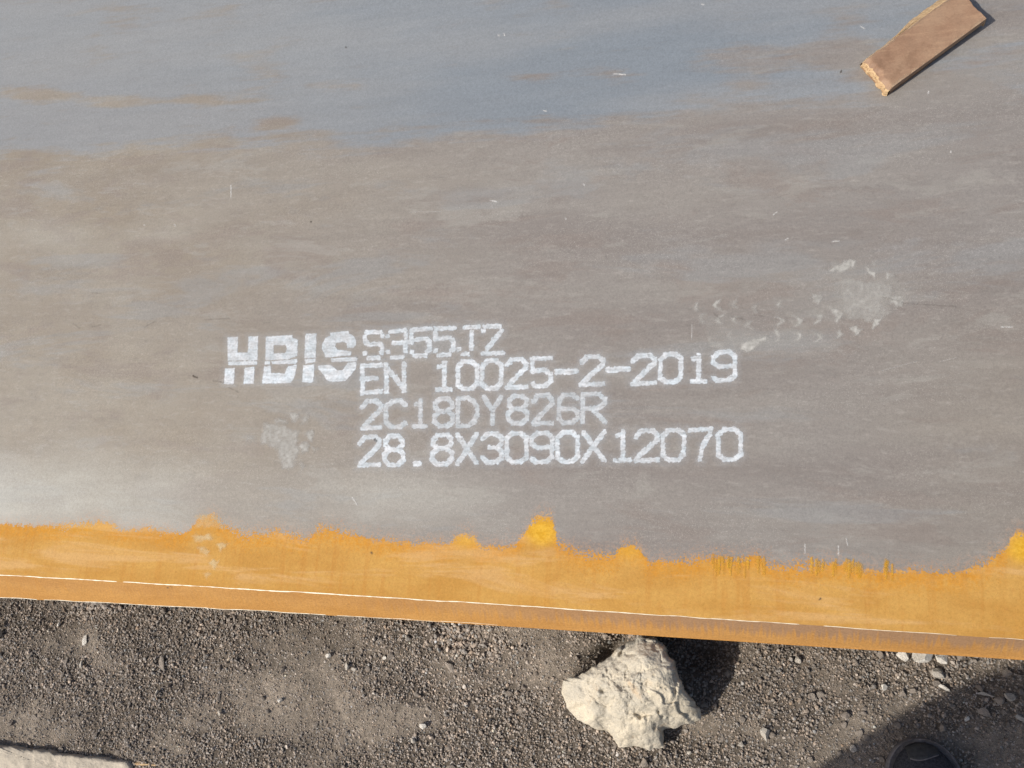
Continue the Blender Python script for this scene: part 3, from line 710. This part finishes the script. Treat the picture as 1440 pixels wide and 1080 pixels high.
f = np.stack([i + j, i + NA + j, i + NA + (j + 1) % NA, i + (j + 1) % NA], -1).reshape(-1, 4)
org = np.array([cxy[0], cxy[1], 0.0])
me = mesh('limestone_rock', RVX.reshape(-1, 3) - org, f, True)
rock = link('limestone_rock', me, M_ROCK); rock.location = org
tag(rock, 'big cream limestone rock wedged under the rusty plate edge', 'rock')

# pebbles that stand out, each a thing of its own
def pebble(uv, w_px, h_px, rot, mat, label, name='pebble', hz=0.6, seed=0, group=None, sub=None, dz=0.0):
    rng = np.random.default_rng(seed + 1000)
    v = chip(ICO2, rng, 12, (0.35, 0.75))
    v = v / np.abs(v).max(0)
    p0 = at([uv], 0.0)[0]; z0 = float(ground_z(np.array([p0[0]]), np.array([p0[1]]))[0])
    p = at([uv], z0)[0]
    mm = 0.00108
    a, b = w_px * mm / 2, h_px * mm / 2
    v = v * np.array([a, b, hz * min(a, b) + 0.001])
    c, s_ = math.cos(rot), math.sin(rot)
    v = np.stack([v[:, 0] * c - v[:, 1] * s_, v[:, 0] * s_ + v[:, 1] * c, v[:, 2]], -1)
    o = link(name, mesh(name, v, ICOF2, False), mat)
    o.location = (p[0], p[1], z0 + v[:, 2].max() * 0.55 + 0.0022 + dz)
    return tag(o, label, 'stone', group)
SG = 'pale stones lying on the gravel'
pebble((1270, 923), 15, 15, 0.6, M_WHITE, 'small white stone at the plate edge, left neighbour of the biggest white one', seed=1, group=SG)
pebble((1295, 926), 25, 22, 0.1, M_WHITE, 'biggest white stone at the foot of the rusty plate edge', seed=2, group=SG, hz=.7)
pebble((1321, 925), 18, 13, -.3, M_WHITE, 'white stone tucked under the edge, right neighbour of the biggest white one', seed=3, group=SG)
pebble((1321, 948), 18, 13, -.35, M_PALEST, 'smooth pale grey stone just below the white stones at the edge', seed=4, group=SG)
pebble((1311, 945), 9, 9, .2, M_GREYST, 'grey stone touching the left side of the smooth pale one', seed=5, group=SG)
pebble((1326, 966), 15, 5, -.6, M_WHITE, 'thin white sliver of stone pointing down towards the shadow', seed=6, group=SG)
pebble((1315, 962), 10, 9, 0, M_GREYST, 'round grey stone left of the thin white sliver', seed=7, group=SG)
pebble((1242, 967), 9, 8, .8, M_WHITE, 'small white angular chip on open sunlit gravel left of the shadow edge', seed=8, group=SG)
pebble((1386, 976), 17, 4, -.15, M_PALEST, 'thin pale stick-like chip lying in the shadow of the photographer', seed=9, group=SG, name='stone_chip')
pebble((1419, 980), 10, 10, .3, M_PALEST, 'pale round pebble near the right border inside the shadow', seed=10, group=SG)
pebble((1358, 1010), 6, 6, .3, M_WHITE, 'tiny bright round pebble in the shadow above the shoe', seed=11, group=SG)
pebble((1434, 1010), 12, 6, -.6, M_PALEST, 'pale oblong chip in the shadow at the right border', seed=12, group=SG)
pebble((1404, 983), 10, 12, .1, M_GREYST, 'biggest dull grey stone of the shaded cluster beside the thin pale chip', seed=13, group=SG)
pebble((1325, 1024), 10, 10, .5, M_GREYST, 'dull grey stone in the shadow right above the shoe toe', seed=14, group=SG)
pebble((1256, 1050), 7, 8, .3, M_PALEST, 'pale pebble touching the gravel left of the shoe toe', seed=15, group=SG)
pebble((1200, 1052), 9, 8, .3, M_PALEST, 'pale pebble on the gravel between the rock and the shoe', seed=16, group=SG)
pebble((1076, 1033), 14, 16, .5, M_PALEST, 'rounded pale stone on the gravel right of the big rock', seed=17, group=SG)
pebble((1042, 1047), 8, 7, .5, M_PALEST, 'small pale pebble right of the lower end of the big rock', seed=18, group=SG)
pebble((1122, 927), 8, 10, .2, M_PALEST, 'pale chip under the plate edge right of the rock shadow', seed=19, group=SG)
pebble((1187, 1005), 13, 8, -.1, M_GREYST, 'flat grey stone on the sunlit gravel left of the shadow edge', seed=20, group=SG)
pebble((121, 900), 8, 16, -.15, M_WHITE, 'tall bright white chip on dark gravel at the left', seed=121, group=SG, hz=.5)
pebble((117, 935), 6, 13, -.1, M_PALEST, 'duller upright chip below the bright white chip at the left', seed=22, group=SG)
pebble((84, 878), 5, 8, -.4, M_WHITE, 'small white chip beside the dark hollow at the left', seed=23, group=SG)
pebble((3, 892), 16, 12, .4, M_PALEST, 'grey-buff stone cut by the left border', seed=24, group=SG, dz=.004)
pebble((4, 880), 12, 7, -.5, M_PALEST, 'narrow buff stone above the one cut by the left border', seed=25, group=SG, dz=.006)
pebble((223, 973), 7, 7, .3, M_PALEST, 'pale round pebble on the gravel in the left third', seed=26, group=SG)
pebble((396, 984), 7, 6, .3, M_WHITE, 'white pebble on fine gravel left of the middle', seed=27, group=SG)
pebble((463, 922), 9, 6, .3, M_WHITE, 'white flat chip below the plate edge left of the middle', seed=28, group=SG)
pebble((541, 925), 7, 5, .3, M_WHITE, 'small white chip right of the white flat chip', seed=29, group=SG)
pebble((575, 897), 7, 9, .3, M_PALEST, 'pale upright chip on coarse gravel close below the plate edge', seed=30, group=SG)
pebble((490, 938), 7, 12, .1, M_PALEST, 'pale stone beside a dark dip in the middle gravel', seed=31, group=SG)
pebble((500, 941), 8, 8, .7, M_PALEST, 'blunt pale stone, right neighbour of the one beside the dip', seed=32, group=SG)
pebble((596, 1021), 10, 8, .2, M_WHITE, 'bright chip on gravel midway between the lower border and plate', seed=33, group=SG)
pebble((583, 1041), 8, 7, .2, M_PALEST, 'pale chip just below the bright chip in the middle gravel', seed=34, group=SG)
pebble((635, 937), 20, 9, -.7, M_GREYST, 'long grey stone on the coarse gravel left of the rock', seed=35, group=SG)
pebble((310, 1002), 6, 9, .2, M_PALEST, 'pale chip on gravel below the left part of the edge', seed=36, group=SG)
pebble((230, 932), 9, 22, .55, M_GREYST, 'long grey upright stone in the left gravel', seed=37, group=SG)
pebble((1383, 1002), 12, 12, .5, M_GREYST, 'grey stone in the shadow left of the pale oblong chip', seed=38, group=SG)
pebble((1414, 947), 11, 9, .5, M_GREYST, 'grey stone with a dark middle at the top of the shadow', seed=39, group=SG)
pebble((907, 1073), 11, 11, .4, M_GREYST, 'grey stone at the lower border under the big rock', seed=40, group=SG)

# middling grey stones nobody could tell apart
shp = [mesh('grey_stone', (lambda v: v / np.abs(v).max(0))(chip(ICO2, rng, 12, (0.3, 0.75))), ICOF2, False) for _ in range(7)]
for q in shp: q.materials.append(M_GREYST)
cnt = 0
while cnt < 120:
    u, v = random.uniform(-10, 1450), random.uniform(845, 1085)
    p = at([(u, v)], 0.0)[0]
    if p[1] > 0.005 or p[1] < -0.28 or inside(np.array([u]), np.array([v]), ROCK)[0]: continue
    if vnoise(u * .006, v * .011, 44) < 0.45 and random.random() < .75: continue
    z0 = float(ground_z(np.array([p[0]]), np.array([p[1]]))[0])
    o = bpy.data.objects.new('grey_stone', random.choice(shp)); COL.objects.link(o)
    r_ = random.uniform(0.0030, 0.0056)
    o.scale = (r_ * random.uniform(.8, 1.3), r_, r_ * random.uniform(.5, .8)); o.rotation_euler = (random.uniform(-.4, .4), random.uniform(-.4, .4), random.uniform(0, 6.28))
    o.location = (p[0], p[1], z0 + r_ * .3)
    tag(o, 'small dull grey stone among the finer gravel', 'stone', 'small grey stones in the gravel'); cnt += 1

# loose crushed gravel, all of it real stones in one mass
NT = 26
tmpl = []
for _ in range(NT):
    v = ICO1 * rng.uniform(0.62, 1.2, size=(12, 1)); tmpl.append(v * rng.uniform(0.7, 1.15, size=3))
tmpl = np.array(tmpl)
NG = 112000
px_ = rng.uniform(-1.30, 0.42, NG); py_ = rng.uniform(-0.34, 0.08, NG)
coarse = fbm(px_ * 4.2, py_ * 6.5, 131, 3)
cl = sstep(0.44, 0.64, coarse)
un = rng.random(NG)
r_ = (0.0012 + 0.0006 * cl) * (1 - un * 0.985) ** (-(0.25 + 0.14 * cl)); r_ = np.minimum(r_, 0.0060)
ds_ = dusty(px_, py_)
r_ = r_ * (1 - 0.25 * ds_ * (rng.random(NG) < .9))
pz_ = ground_z(px_, py_) + r_ * (rng.uniform(0.0, 1.1, NG) - 0.75 * ds_)
idx = rng.integers(0, NT, NG)
Rm = rots(rng, NG)
vs = np.einsum('nij,nkj->nki', Rm, tmpl[idx] * r_[:, None, None])
vs[..., 2] *= 0.85
vs += np.stack([px_, py_, pz_], -1)[:, None]
fs = (ICOF1[None] + (np.arange(NG) * 12)[:, None, None]).reshape(-1, 3)
tone = np.exp(rng.normal(-0.03, 0.28, NG) + 0.45 * (fbm(px_ * 8, py_ * 11, 231, 3) - .5)); base = np.array([0.292, 0.248, 0.206])[None] * tone[:, None]
hue = rng.normal(0, 0.05, NG); base = base * np.stack([1 + hue, np.ones(NG), 1 - hue], -1)
pl = rng.random(NG) < 0.005; base[pl] = np.array([0.42, 0.38, 0.32]) * rng.uniform(.7, 1.1, (pl.sum(), 1))
me = mesh('gravel', vs.reshape(-1, 3), fs, False)
cattr(me, 'tone', np.repeat(np.clip(base, .03, .6), 12, 0))
tag(link('gravel', me, M_GRAVEL), 'loose dark crushed gravel in front of the plate', kind='stuff')

# ------------------------------------------------------------------ concrete slab and wood splinter, lower left corner
SL = [(-60, 1041), (0, 1049), (22, 1052), (40, 1053.5), (66, 1058), (90, 1060.5), (112, 1064.5), (135, 1066), (158, 1070), (176, 1072.5), (181, 1078), (176, 1092), (183, 1110), (176, 1170), (60, 1185), (-60, 1170)]
top = at(SL, 0.016)
cen = top.mean(0)
lp = np.r_[top, top[:1]]; sl = np.r_[0, np.cumsum(np.hypot(*np.diff(lp, axis=0).T))]
ss = np.linspace(0, sl[-1], 260, endpoint=False)
bx = np.interp(ss, sl, lp[:, 0]); by = np.interp(ss, sl, lp[:, 1])
bx = bx + (fbm(ss * 90, ss * 0, 141, 3) - .5) * .005; by = by + (fbm(ss * 90, ss * 0, 142, 3) - .5) * .005
R_ = []
for t in np.linspace(0, 1, 60):
    x = cen[0] + (bx - cen[0]) * t; y = cen[1] + (by - cen[1]) * t
    z = 0.016 + (fbm(x * 50, y * 50, 145, 4) - .5) * .006 - 0.004 * t ** 20
    R_.append(np.stack([x, y, z], -1))
for t, sh in ((.4, 1.004), (1, .995)):
    R_.append(np.stack([cen[0] + (bx - cen[0]) * sh, cen[1] + (by - cen[1]) * sh, (1 - t) * R_[59][:, 2] - t * .03], -1))
R_ = np.array(R_); nr = len(R_); NA = 260
i = np.arange(nr - 1)[:, None] * NA; j = np.arange(NA)[None]
f = np.stack([i + j, i + NA + j, i + NA + (j + 1) % NA, i + (j + 1) % NA], -1).reshape(-1, 4)
o = link('concrete_slab', mesh('concrete_slab', R_.reshape(-1, 3) - np.array([cen[0], cen[1], 0]), f, True), M_SLAB); o.location = (cen[0], cen[1], 0)
tag(o, 'pale worn concrete slab cut off by the lower left corner', 'concrete slab')

def stick(name, a, b, w, h, mat, label, seed):
    rng = np.random.default_rng(seed)
    p = at([a, b], 0.006); d = p[1] - p[0]; L = np.hypot(*d); d /= L; nrm = np.array([-d[1], d[0]])
    ring = []
    for t in np.linspace(0, 1, 14):
        k_ = (0.55 + 0.45 * math.sin(math.pi * min(1, t * 1.3 + .12)))
        c_ = p[0] + d * L * t
        ww = w * k_ * rng.uniform(.85, 1.1); hh = h * rng.uniform(.85, 1.1)
        ring.append([(*(c_ + nrm * q[0] * ww), 0.004 + q[1] * hh) for q in ((-.5, -.5), (.5, -.5), (.55, .2), (.2, .55), (-.4, .5))])
    ring = np.array(ring); n = 5
    i = np.arange(13)[:, None] * n; j = np.arange(n)[None]
    f = np.stack([i + j, i + (j + 1) % n, i + n + (j + 1) % n, i + n + j], -1).reshape(-1, 4)
    caps = np.array([[0, 4, 3, 2], [0, 2, 1, 1], [65, 66, 67, 68], [65, 68, 69, 69]])
    org = ring.reshape(-1, 3).mean(0)
    bm_v = ring.reshape(-1, 3) - org
    me = bpy.data.meshes.new(name); me.from_pydata(bm_v.tolist(), [], f.tolist() + [[4, 3, 2, 1, 0], [65, 66, 67, 68, 69]])
    o = link(name, me, mat); o.location = org + np.array([0, 0, .003]); return tag(o, label, 'wood splinter')
stick('wood_splinter', (190, 1073.5), (221, 1075.5), .0045, .005, M_RAW, 'pale wood splinter beside the end of the concrete slab', 1)
stick('wood_splinter', (220, 1075), (244, 1077), .0035, .0045, M_GREYST, 'grey weathered splinter end to end with the pale one', 2)

# ------------------------------------------------------------------ broken brown board lying on the plate
BT = 0.0155                                            # board thickness
tc = at([(1215, 85), (1251.5, 124.5), (1386, 29.5), (1348, -13)], TOP + BT)   # near-left, near-right, far-right, far-left corners
A0, B0, B1, A1 = tc
NL, NW = 70, 26
tt = np.linspace(0, 1, NL)[:, None]; sS = np.linspace(0, 1, NW)[None]
P3 = ((A0 * 1)[None, None] * (1 - tt[..., None]) * (1 - sS[..., None]) + B0 * (1 - tt[..., None]) * sS[..., None] + B1 * tt[..., None] * sS[..., None] + A1 * tt[..., None] * (1 - sS[..., None]))
ld = (B1 - B0) / np.linalg.norm(B1 - B0); wd = (B0 - A0) / np.linalg.norm(B0 - A0)
jag = (fbm(sS * 9, sS * 0 + 1, 151, 3) - .5) * .010
P3 = P3 + ld * (jag * (1 - tt) ** 6)[..., None] + ld * ((fbm(sS * 5, sS * 0 + 3, 152, 3) - .5) * .004 * tt ** 6)[..., None]
# the split side bulges out towards the far end
P3 = P3 - wd * (0.0012 * np.sin(np.clip((tt - .3) / .7, 0, 1) * math.pi) * (1 - sS) ** 6)[..., None]
lift = 0.0060 * tt * sS
Zt = TOP + BT + lift + (fbm(tt * 9 + 0 * sS, sS * 4 + 0 * tt, 155, 3) - .5) * .0012 - .0011 * (np.abs(sS * 2 - 1) ** 12)
Zt = Zt - .0040 * (1 - sstep(0.0, 0.045, tt + (fbm(sS * 11, sS * 0 + 8, 157, 3) - .5) * .05)) - 0.0025 * (1 - sstep(0.0, .10, sS + 0 * tt)) * sstep(.25, .55, tt)
org = np.array([*tc.mean(0), TOP])
topv = np.concatenate([P3, Zt[..., None]], -1)
me = mesh('board_face', topv.reshape(-1, 3) - org, gridfaces(NL, NW)[:, ::-1], True)
board = bpy.data.objects.new('wood_board', None); COL.objects.link(board); board.location = org
tag(board, 'short broken piece of brown wooden board lying on the upper right of the plate', 'board')
link('board_face', me, M_BOARD, board)
def side(name, edge, mat, out, seed, bottom_lift, noise=.0014, bulge=0.0, n=9, lean=0.0):
    """a side of the board from its top edge down to its bottom"""
    E_ = np.asarray(edge); m_ = len(E_); rows = []
    for q in np.linspace(0, 1, n):
        z = E_[:, 2] * (1 - q) + (TOP + .0006 + bottom_lift) * q
        off = bulge * math.sin(math.pi * q) + lean * q + (fbm(np.arange(m_) * .35, np.full(m_, q * 5), seed, 3) - .5) * noise * (0 if q == 0 else 1)
        rows.append(np.concatenate([E_[:, :2] + np.asarray(out)[None] * (off[:, None] if np.ndim(off) else off), z[:, None]], -1))
    me = mesh(name, np.array(rows).reshape(-1, 3) - org, gridfaces(n, m_), True)
    link(name, me, mat, board)
    return rows[-1]
tl = np.linspace(0, 1, NL)
b1 = side('long_side', topv[:, -1], M_BOARD, wd, 161, .0085 * tl ** .7, .0008, .0008, lean=-.0012)
b2 = side('split_side', topv[:, 0], M_RAW, -wd, 162, 0 * tl, .003, .0015, lean=.0035 + .0085 * sstep(.25, .6, tl))
b3 = side('broken_end', topv[0], M_RAW, -ld, 163, 0 * np.linspace(0, 1, NW), .006, .002, lean=.002)
b4 = side('far_end', topv[-1], M_RAW, ld, 164, .0035 * np.linspace(0, 1, NW), .002, 0)
me = bpy.data.meshes.new('board_underside'); me.from_pydata([tuple(np.array(v) - org) for v in (b3[0], b3[-1], b1[-1], b2[-1])], [], [[0, 1, 2, 3]])
link('board_underside', me, M_BOARD, board)
for col_, ph in (((-1, -2, -3), 5), ((0, 1, 2), 9)):  # pale strips on both long edges: wear, with the edge highlight painted in
    rows = np.stack([topv[:, c_] + np.array([0, 0, .0003]) for c_ in col_], 0)
    me = mesh('worn_edge_highlight', rows.reshape(-1, 3) - org, gridfaces(3, NL), True)
    nz_ = fbm(np.arange(NL) * .33, np.zeros(NL) + ph, 171, 3)
    attr(me, 'film', np.concatenate([sstep(.25, .6, nz_) * 1.0, sstep(.40, .65, nz_) * .55, np.zeros(NL)]))
    link('worn_edge_highlight', me, M_WORN, board)
# splinters standing along the split side and fibres at the broken end
for q in range(26):
    if q < 12:
        t0 = rng.uniform(.25, .95); base = topv[int(t0 * (NL - 1)), 0] + np.array([*(-wd * rng.uniform(-.002, .002)), rng.uniform(-.006, .0002)]); dirv = np.array([*(ld * rng.choice([-1, 1]) + wd * rng.uniform(-.12, .05)), rng.uniform(-.05, .08)]); Ls = rng.uniform(.015, .05)
    else:
        t0 = rng.uniform(0, 1); base = topv[0, int(t0 * (NW - 1))] + np.array([*(ld * .003), rng.uniform(-.007, -.001)]); dirv = np.array([*(-ld + wd * rng.uniform(-.3, .3)), rng.uniform(-.2, .4)]); Ls = rng.uniform(.005, .011)
    dirv /= np.linalg.norm(dirv); w_ = rng.uniform(.0006, .0014)
    sidev = np.cross(dirv, [0, 0, 1]) * w_
    vv_ = [base - sidev, base + sidev, base + [0, 0, w_], base + dirv * Ls]
    me = bpy.data.meshes.new('splinter'); me.from_pydata([tuple(np.array(v) - org) for v in vv_], [], [[0, 1, 2], [0, 3, 1], [1, 3, 2], [2, 3, 0]])
    link('splinter', me, M_RAW, board)

# ------------------------------------------------------------------ photographer: one toe in the picture, the leg's shadow on the gravel
FX, FY = 0.196, -0.101                                  # toe of the right shoe
person = bpy.data.objects.new('person', None); COL.objects.link(person)
tag(person, 'person in dark shoes and trousers at the lower right, only one shoe toe in view', 'person')

def shoe(px, py, ang):
    """lofted low shoe, toe at (px, py), pointing along ang"""
    c, s_ = math.cos(ang), math.sin(ang)
    prof = [(0.000, .010, .014, .040), (.006, .020, .013, .046), (.018, .031, .012, .052), (.040, .040, .011, .058), (.080, .047, .011, .070), (.130, .045, .013, .090), (.180, .038, .016, .105), (.230, .036, .018, .108), (.265, .031, .018, .100), (.283, .018, .02, .09)]
    ds = np.array(prof); L = np.r_[np.linspace(0, .05, 16) ** 1.5 * .05 / .05 ** 1.5, np.linspace(.055, .283, 26)]
    ds[:, 1] *= .95; hw = np.interp(L, ds[:, 0], ds[:, 1]); hw = np.where(L < .045, np.interp(.045, ds[:, 0], ds[:, 1]) * np.sqrt(np.clip(1 - (1 - L / .045) ** 2, 0.02, 1)), hw)
    hz = np.interp(L, ds[:, 0], ds[:, 3]); hz = np.where(L < .05, .026 + (np.interp(.05, ds[:, 0], ds[:, 3]) - .026) * np.clip(L / .05, 0, 1) ** .55, hz)
    def T(l, w, z): return (px - c * l - s_ * w, py - s_ * l + c * w, z)
    def loft(name, sec, mat, lab=None, cap=True, subd=1):
        n = len(sec(0)); vs = [T(*p) for i in range(len(L)) for p in sec(i)]
        fs = [[i * n + j, i * n + (j + 1) % n, (i + 1) * n + (j + 1) % n, (i + 1) * n + j] for i in range(len(L) - 1) for j in range(n)]
        if cap: fs += [list(range(n))[::-1], [(len(L) - 1) * n + j for j in range(n)]]
        me = bpy.data.meshes.new(name); me.from_pydata(vs, [], fs)
        for p in me.polygons: p.use_smooth = True
        o = link(name, me, mat, root)
        if lab: o['label'] = lab
        sm = o.modifiers.new('smooth', 'SUBSURF'); sm.levels = sm.render_levels = subd
        return o
    root = bpy.data.objects.new('shoe', None); COL.objects.link(root); root.parent = person
    root['label'] = 'dark shoe with a dusty grey rubber rim'
    NS = 18
    def upper(i):
        l = L[i] + .004
        return [(l, hw[i] * .96 * math.cos(a) , .016 + (hz[i] - .016) * max(0, math.sin(a)) ** .62) for a in np.linspace(0, math.pi, NS)] + [(l, 0, .014)]
    loft('shoe_upper', upper, M_SHOE)
    def sole(i):
        w = hw[i] + .0028
        return [(L[i] - .001, w * q[0], q[1]) for q in ((1, .000), (1.02, .012), (1.0, .026), (.93, .028), (.9, .02), (-.9, .02), (-.93, .028), (-1.0, .026), (-1.02, .012), (-1, 0))]
    loft('shoe_sole', sole, M_SOLE)
    # rubber toe cap lip over the front of the upper, with a scalloped seam behind it
    def up_z(l, w):
        hwl = np.interp(l, L + .004, hw) * .96; hzl = np.interp(l, L + .004, hz)
        return .016 + (hzl - .016) * np.clip(1 - (w / np.maximum(hwl, 1e-4)) ** 2, 0, 1) ** .31
    ws = np.linspace(-.034, .034, 61); lf = np.interp(np.abs(ws), hw * .96, L + .004)
    lb = .0165 + .0026 * np.sin(ws * 115 + .6) ; lb = np.maximum(lb, lf + .0004)
    def band(la, lbk, lift, n):
        vs = [T(a_ + (b_ - a_) * q, w_, float(up_z(a_ + (b_ - a_) * q, w_)) + lift) for q in np.linspace(0, 1, n) for a_, b_, w_ in zip(la, lbk, ws)]
        mm_ = bpy.data.meshes.new('toe_cap'); mm_.from_pydata(vs, [], gridfaces(n, len(ws)).tolist())
        for p in mm_.polygons: p.use_smooth = True
        return mm_
    so = link('seam', band(lb - .0002, lb + .0011, .0022, 4), M_SOLE, root)
    me = band(lf, lb, .0014, 9)
    o = link('toe_cap', me, M_CAP, root)
    sm = o.modifiers.new('thick', 'SOLIDIFY'); sm.thickness = .0016; sm.offset = 1
    return root
shoe(FX, FY, math.radians(94))
shoe(-0.282, -0.232, math.radians(124))

def skin(name, pts, edges, radii, mat, root_i=0, sub=2, parent=None):
    me = bpy.data.meshes.new(name); me.from_pydata(pts, edges, [])
    o = link(name, me, mat, parent or person)
    md = o.modifiers.new('skin', 'SKIN'); md.use_smooth_shade = True
    for i, sv in enumerate(me.skin_vertices[0].data):
        r = radii[i]; sv.radius = (r, r) if not isinstance(r, tuple) else r; sv.use_root = (i == root_i)
    ss_ = o.modifiers.new('sub', 'SUBSURF'); ss_.levels = ss_.render_levels = sub
    return o
hipc = (0.00, -0.46, 0.93)
RA, LA = (0.212, -0.335, 0.09), (-0.162, -0.403, 0.09)
RK, LK = (0.150, -0.375, 0.50), (-0.165, -0.370, 0.50)
RH, LH = (0.085, -0.46, 0.86), (-0.100, -0.43, 0.86)
# continuous body: trunk, neck, head, legs and arms
bp = [hipc, (0, -.47, 1.10), (0, -.475, 1.27), (0, -.47, 1.40), (0, -.45, 1.49), (0, -.425, 1.565), (0, -.415, 1.64), (0, -.43, 1.70),
      RH, RK, RA, LH, LK, LA,
      (.17, -.47, 1.39), (.235, -.36, 1.17), (.125, -.135, 1.235), (-.17, -.47, 1.39), (-.235, -.36, 1.17), (-.125, -.135, 1.235)]
be = [(0, 1), (1, 2), (2, 3), (3, 4), (4, 5), (5, 6), (6, 7), (0, 8), (8, 9), (9, 10), (0, 11), (11, 12), (12, 13), (3, 14), (14, 15), (15, 16), (3, 17), (17, 18), (18, 19)]
br = [(.10, .07), (.10, .07), (.11, .075), (.085, .06), (.05, .05), (.066, .078), (.072, .092), (.05, .06), .058, .046, .034, .058, .046, .034, .040, .034, .024, .040, .034, .024]
skin('body', bp, be, br, M_SKIN)
# hands: palm root to five separate, bent fingers each, closed on the phone's sides
for sgn in (1, -1):
    w0 = Vector((sgn * .125, -.135, 1.235)); pts = [w0, w0 + Vector((-sgn * .028, .065, .004))]; eds = [(0, 1)]; rad = [.022, .026]
    for fi, (dx, ln) in enumerate(((-.020, .060), (-.007, .070), (.007, .066), (.020, .052))):
        b_ = pts[1] + Vector((-sgn * .006, dx + .012, .006)); i0 = len(pts)
        pts += [b_, b_ + Vector((-sgn * ln * .45, .010, .004)), b_ + Vector((-sgn * ln * .85, .006, -.002))]
        rad += [.0095, .0085, .007]; eds += [(1, i0), (i0, i0 + 1), (i0 + 1, i0 + 2)]
    i0 = len(pts); b_ = pts[0] + Vector((-sgn * .02, .03, .016)); pts += [b_, b_ + Vector((-sgn * .03, .022, .012)), b_ + Vector((-sgn * .052, .03, .010))]; rad += [.012, .0105, .008]; eds += [(0, i0), (i0, i0 + 1), (i0 + 1, i0 + 2)]
    skin('hand', [tuple(p) for p in pts], eds, rad, M_SKIN)
skin('trousers', [(0, -.46, .99), (0, -.46, .92), RH, RK, (RA[0], RA[1], .12), LH, LK, (LA[0], LA[1], .12)], [(0, 1), (1, 2), (2, 3), (3, 4), (1, 5), (5, 6), (6, 7)], [(.165, .125), (.165, .13), .108, .080, .070, .108, .080, .070], M_TROUSER)
skin('jacket', [(0, -.46, .88), (0, -.47, 1.10), (0, -.475, 1.27), (0, -.47, 1.42), (0, -.455, 1.47), (.17, -.47, 1.39), (.238, -.362, 1.17), (.135, -.16, 1.232), (-.17, -.47, 1.39), (-.238, -.362, 1.17), (-.135, -.16, 1.232)],
     [(0, 1), (1, 2), (2, 3), (3, 4), (3, 5), (5, 6), (6, 7), (3, 8), (8, 9), (9, 10)], [(.17, .13), (.155, .12), (.165, .12), (.125, .09), .062, .066, .055, .036, .066, .055, .036], M_JACKET)
bm = bmesh.new(); bmesh.ops.create_icosphere(bm, subdivisions=4, radius=1.0)
for v in list(bm.verts):
    if v.co.z < -.15 and v.co.y > -.2 or v.co.z < .35 and v.co.y > .55: bm.verts.remove(v)
for v in bm.verts:
    n_ = 1 + .03 * math.sin(v.co.x * 40) * math.cos(v.co.y * 33); v.co = Vector((v.co.x * .082 * n_, v.co.y * .100 * n_ - .425, v.co.z * .11 * n_ + 1.655))
me = bpy.data.meshes.new('hair'); bm.to_mesh(me); bm.free(); link('hair', me, M_HAIR, person)
for nm, pos, sc in (('nose', (0, -.318, 1.625), (.014, .020, .022)), ('ear', (.082, -.42, 1.63), (.010, .022, .032)), ('ear', (-.082, -.42, 1.63), (.010, .022, .032)), ('mouth', (0, -.326, 1.585), (.024, .008, .007)), ('eye', (.031, -.331, 1.652), (.013, .010, .008)), ('eye', (-.031, -.331, 1.652), (.013, .010, .008))):
    o = link(nm, mesh(nm, ICO3 * np.array(sc), ICOF3, True), M_HAIR if nm == 'eye' else M_SKIN, person); o.location = pos
# the phone, held flat above the plate (its lens is where the picture was taken from)
bm = bmesh.new(); bmesh.ops.create_cube(bm, size=1.0)
for v in bm.verts: v.co = Vector((v.co.x * .160, v.co.y * .075, v.co.z * .008))
bmesh.ops.bevel(bm, geom=bm.edges[:], offset=.003, segments=3, affect='EDGES')
me = bpy.data.meshes.new('phone'); bm.to_mesh(me); bm.free()
o = link('phone', me, M_PHONE); o.rotation_euler = (m.to_euler()); o.location = Vector((0, 0, CAM_Z)) + ROT.col[2] * .016 if hasattr(ROT, 'col') else (0, 0, CAM_Z + .018)
tag(o, 'black phone held out flat in both hands above the plate', 'phone')
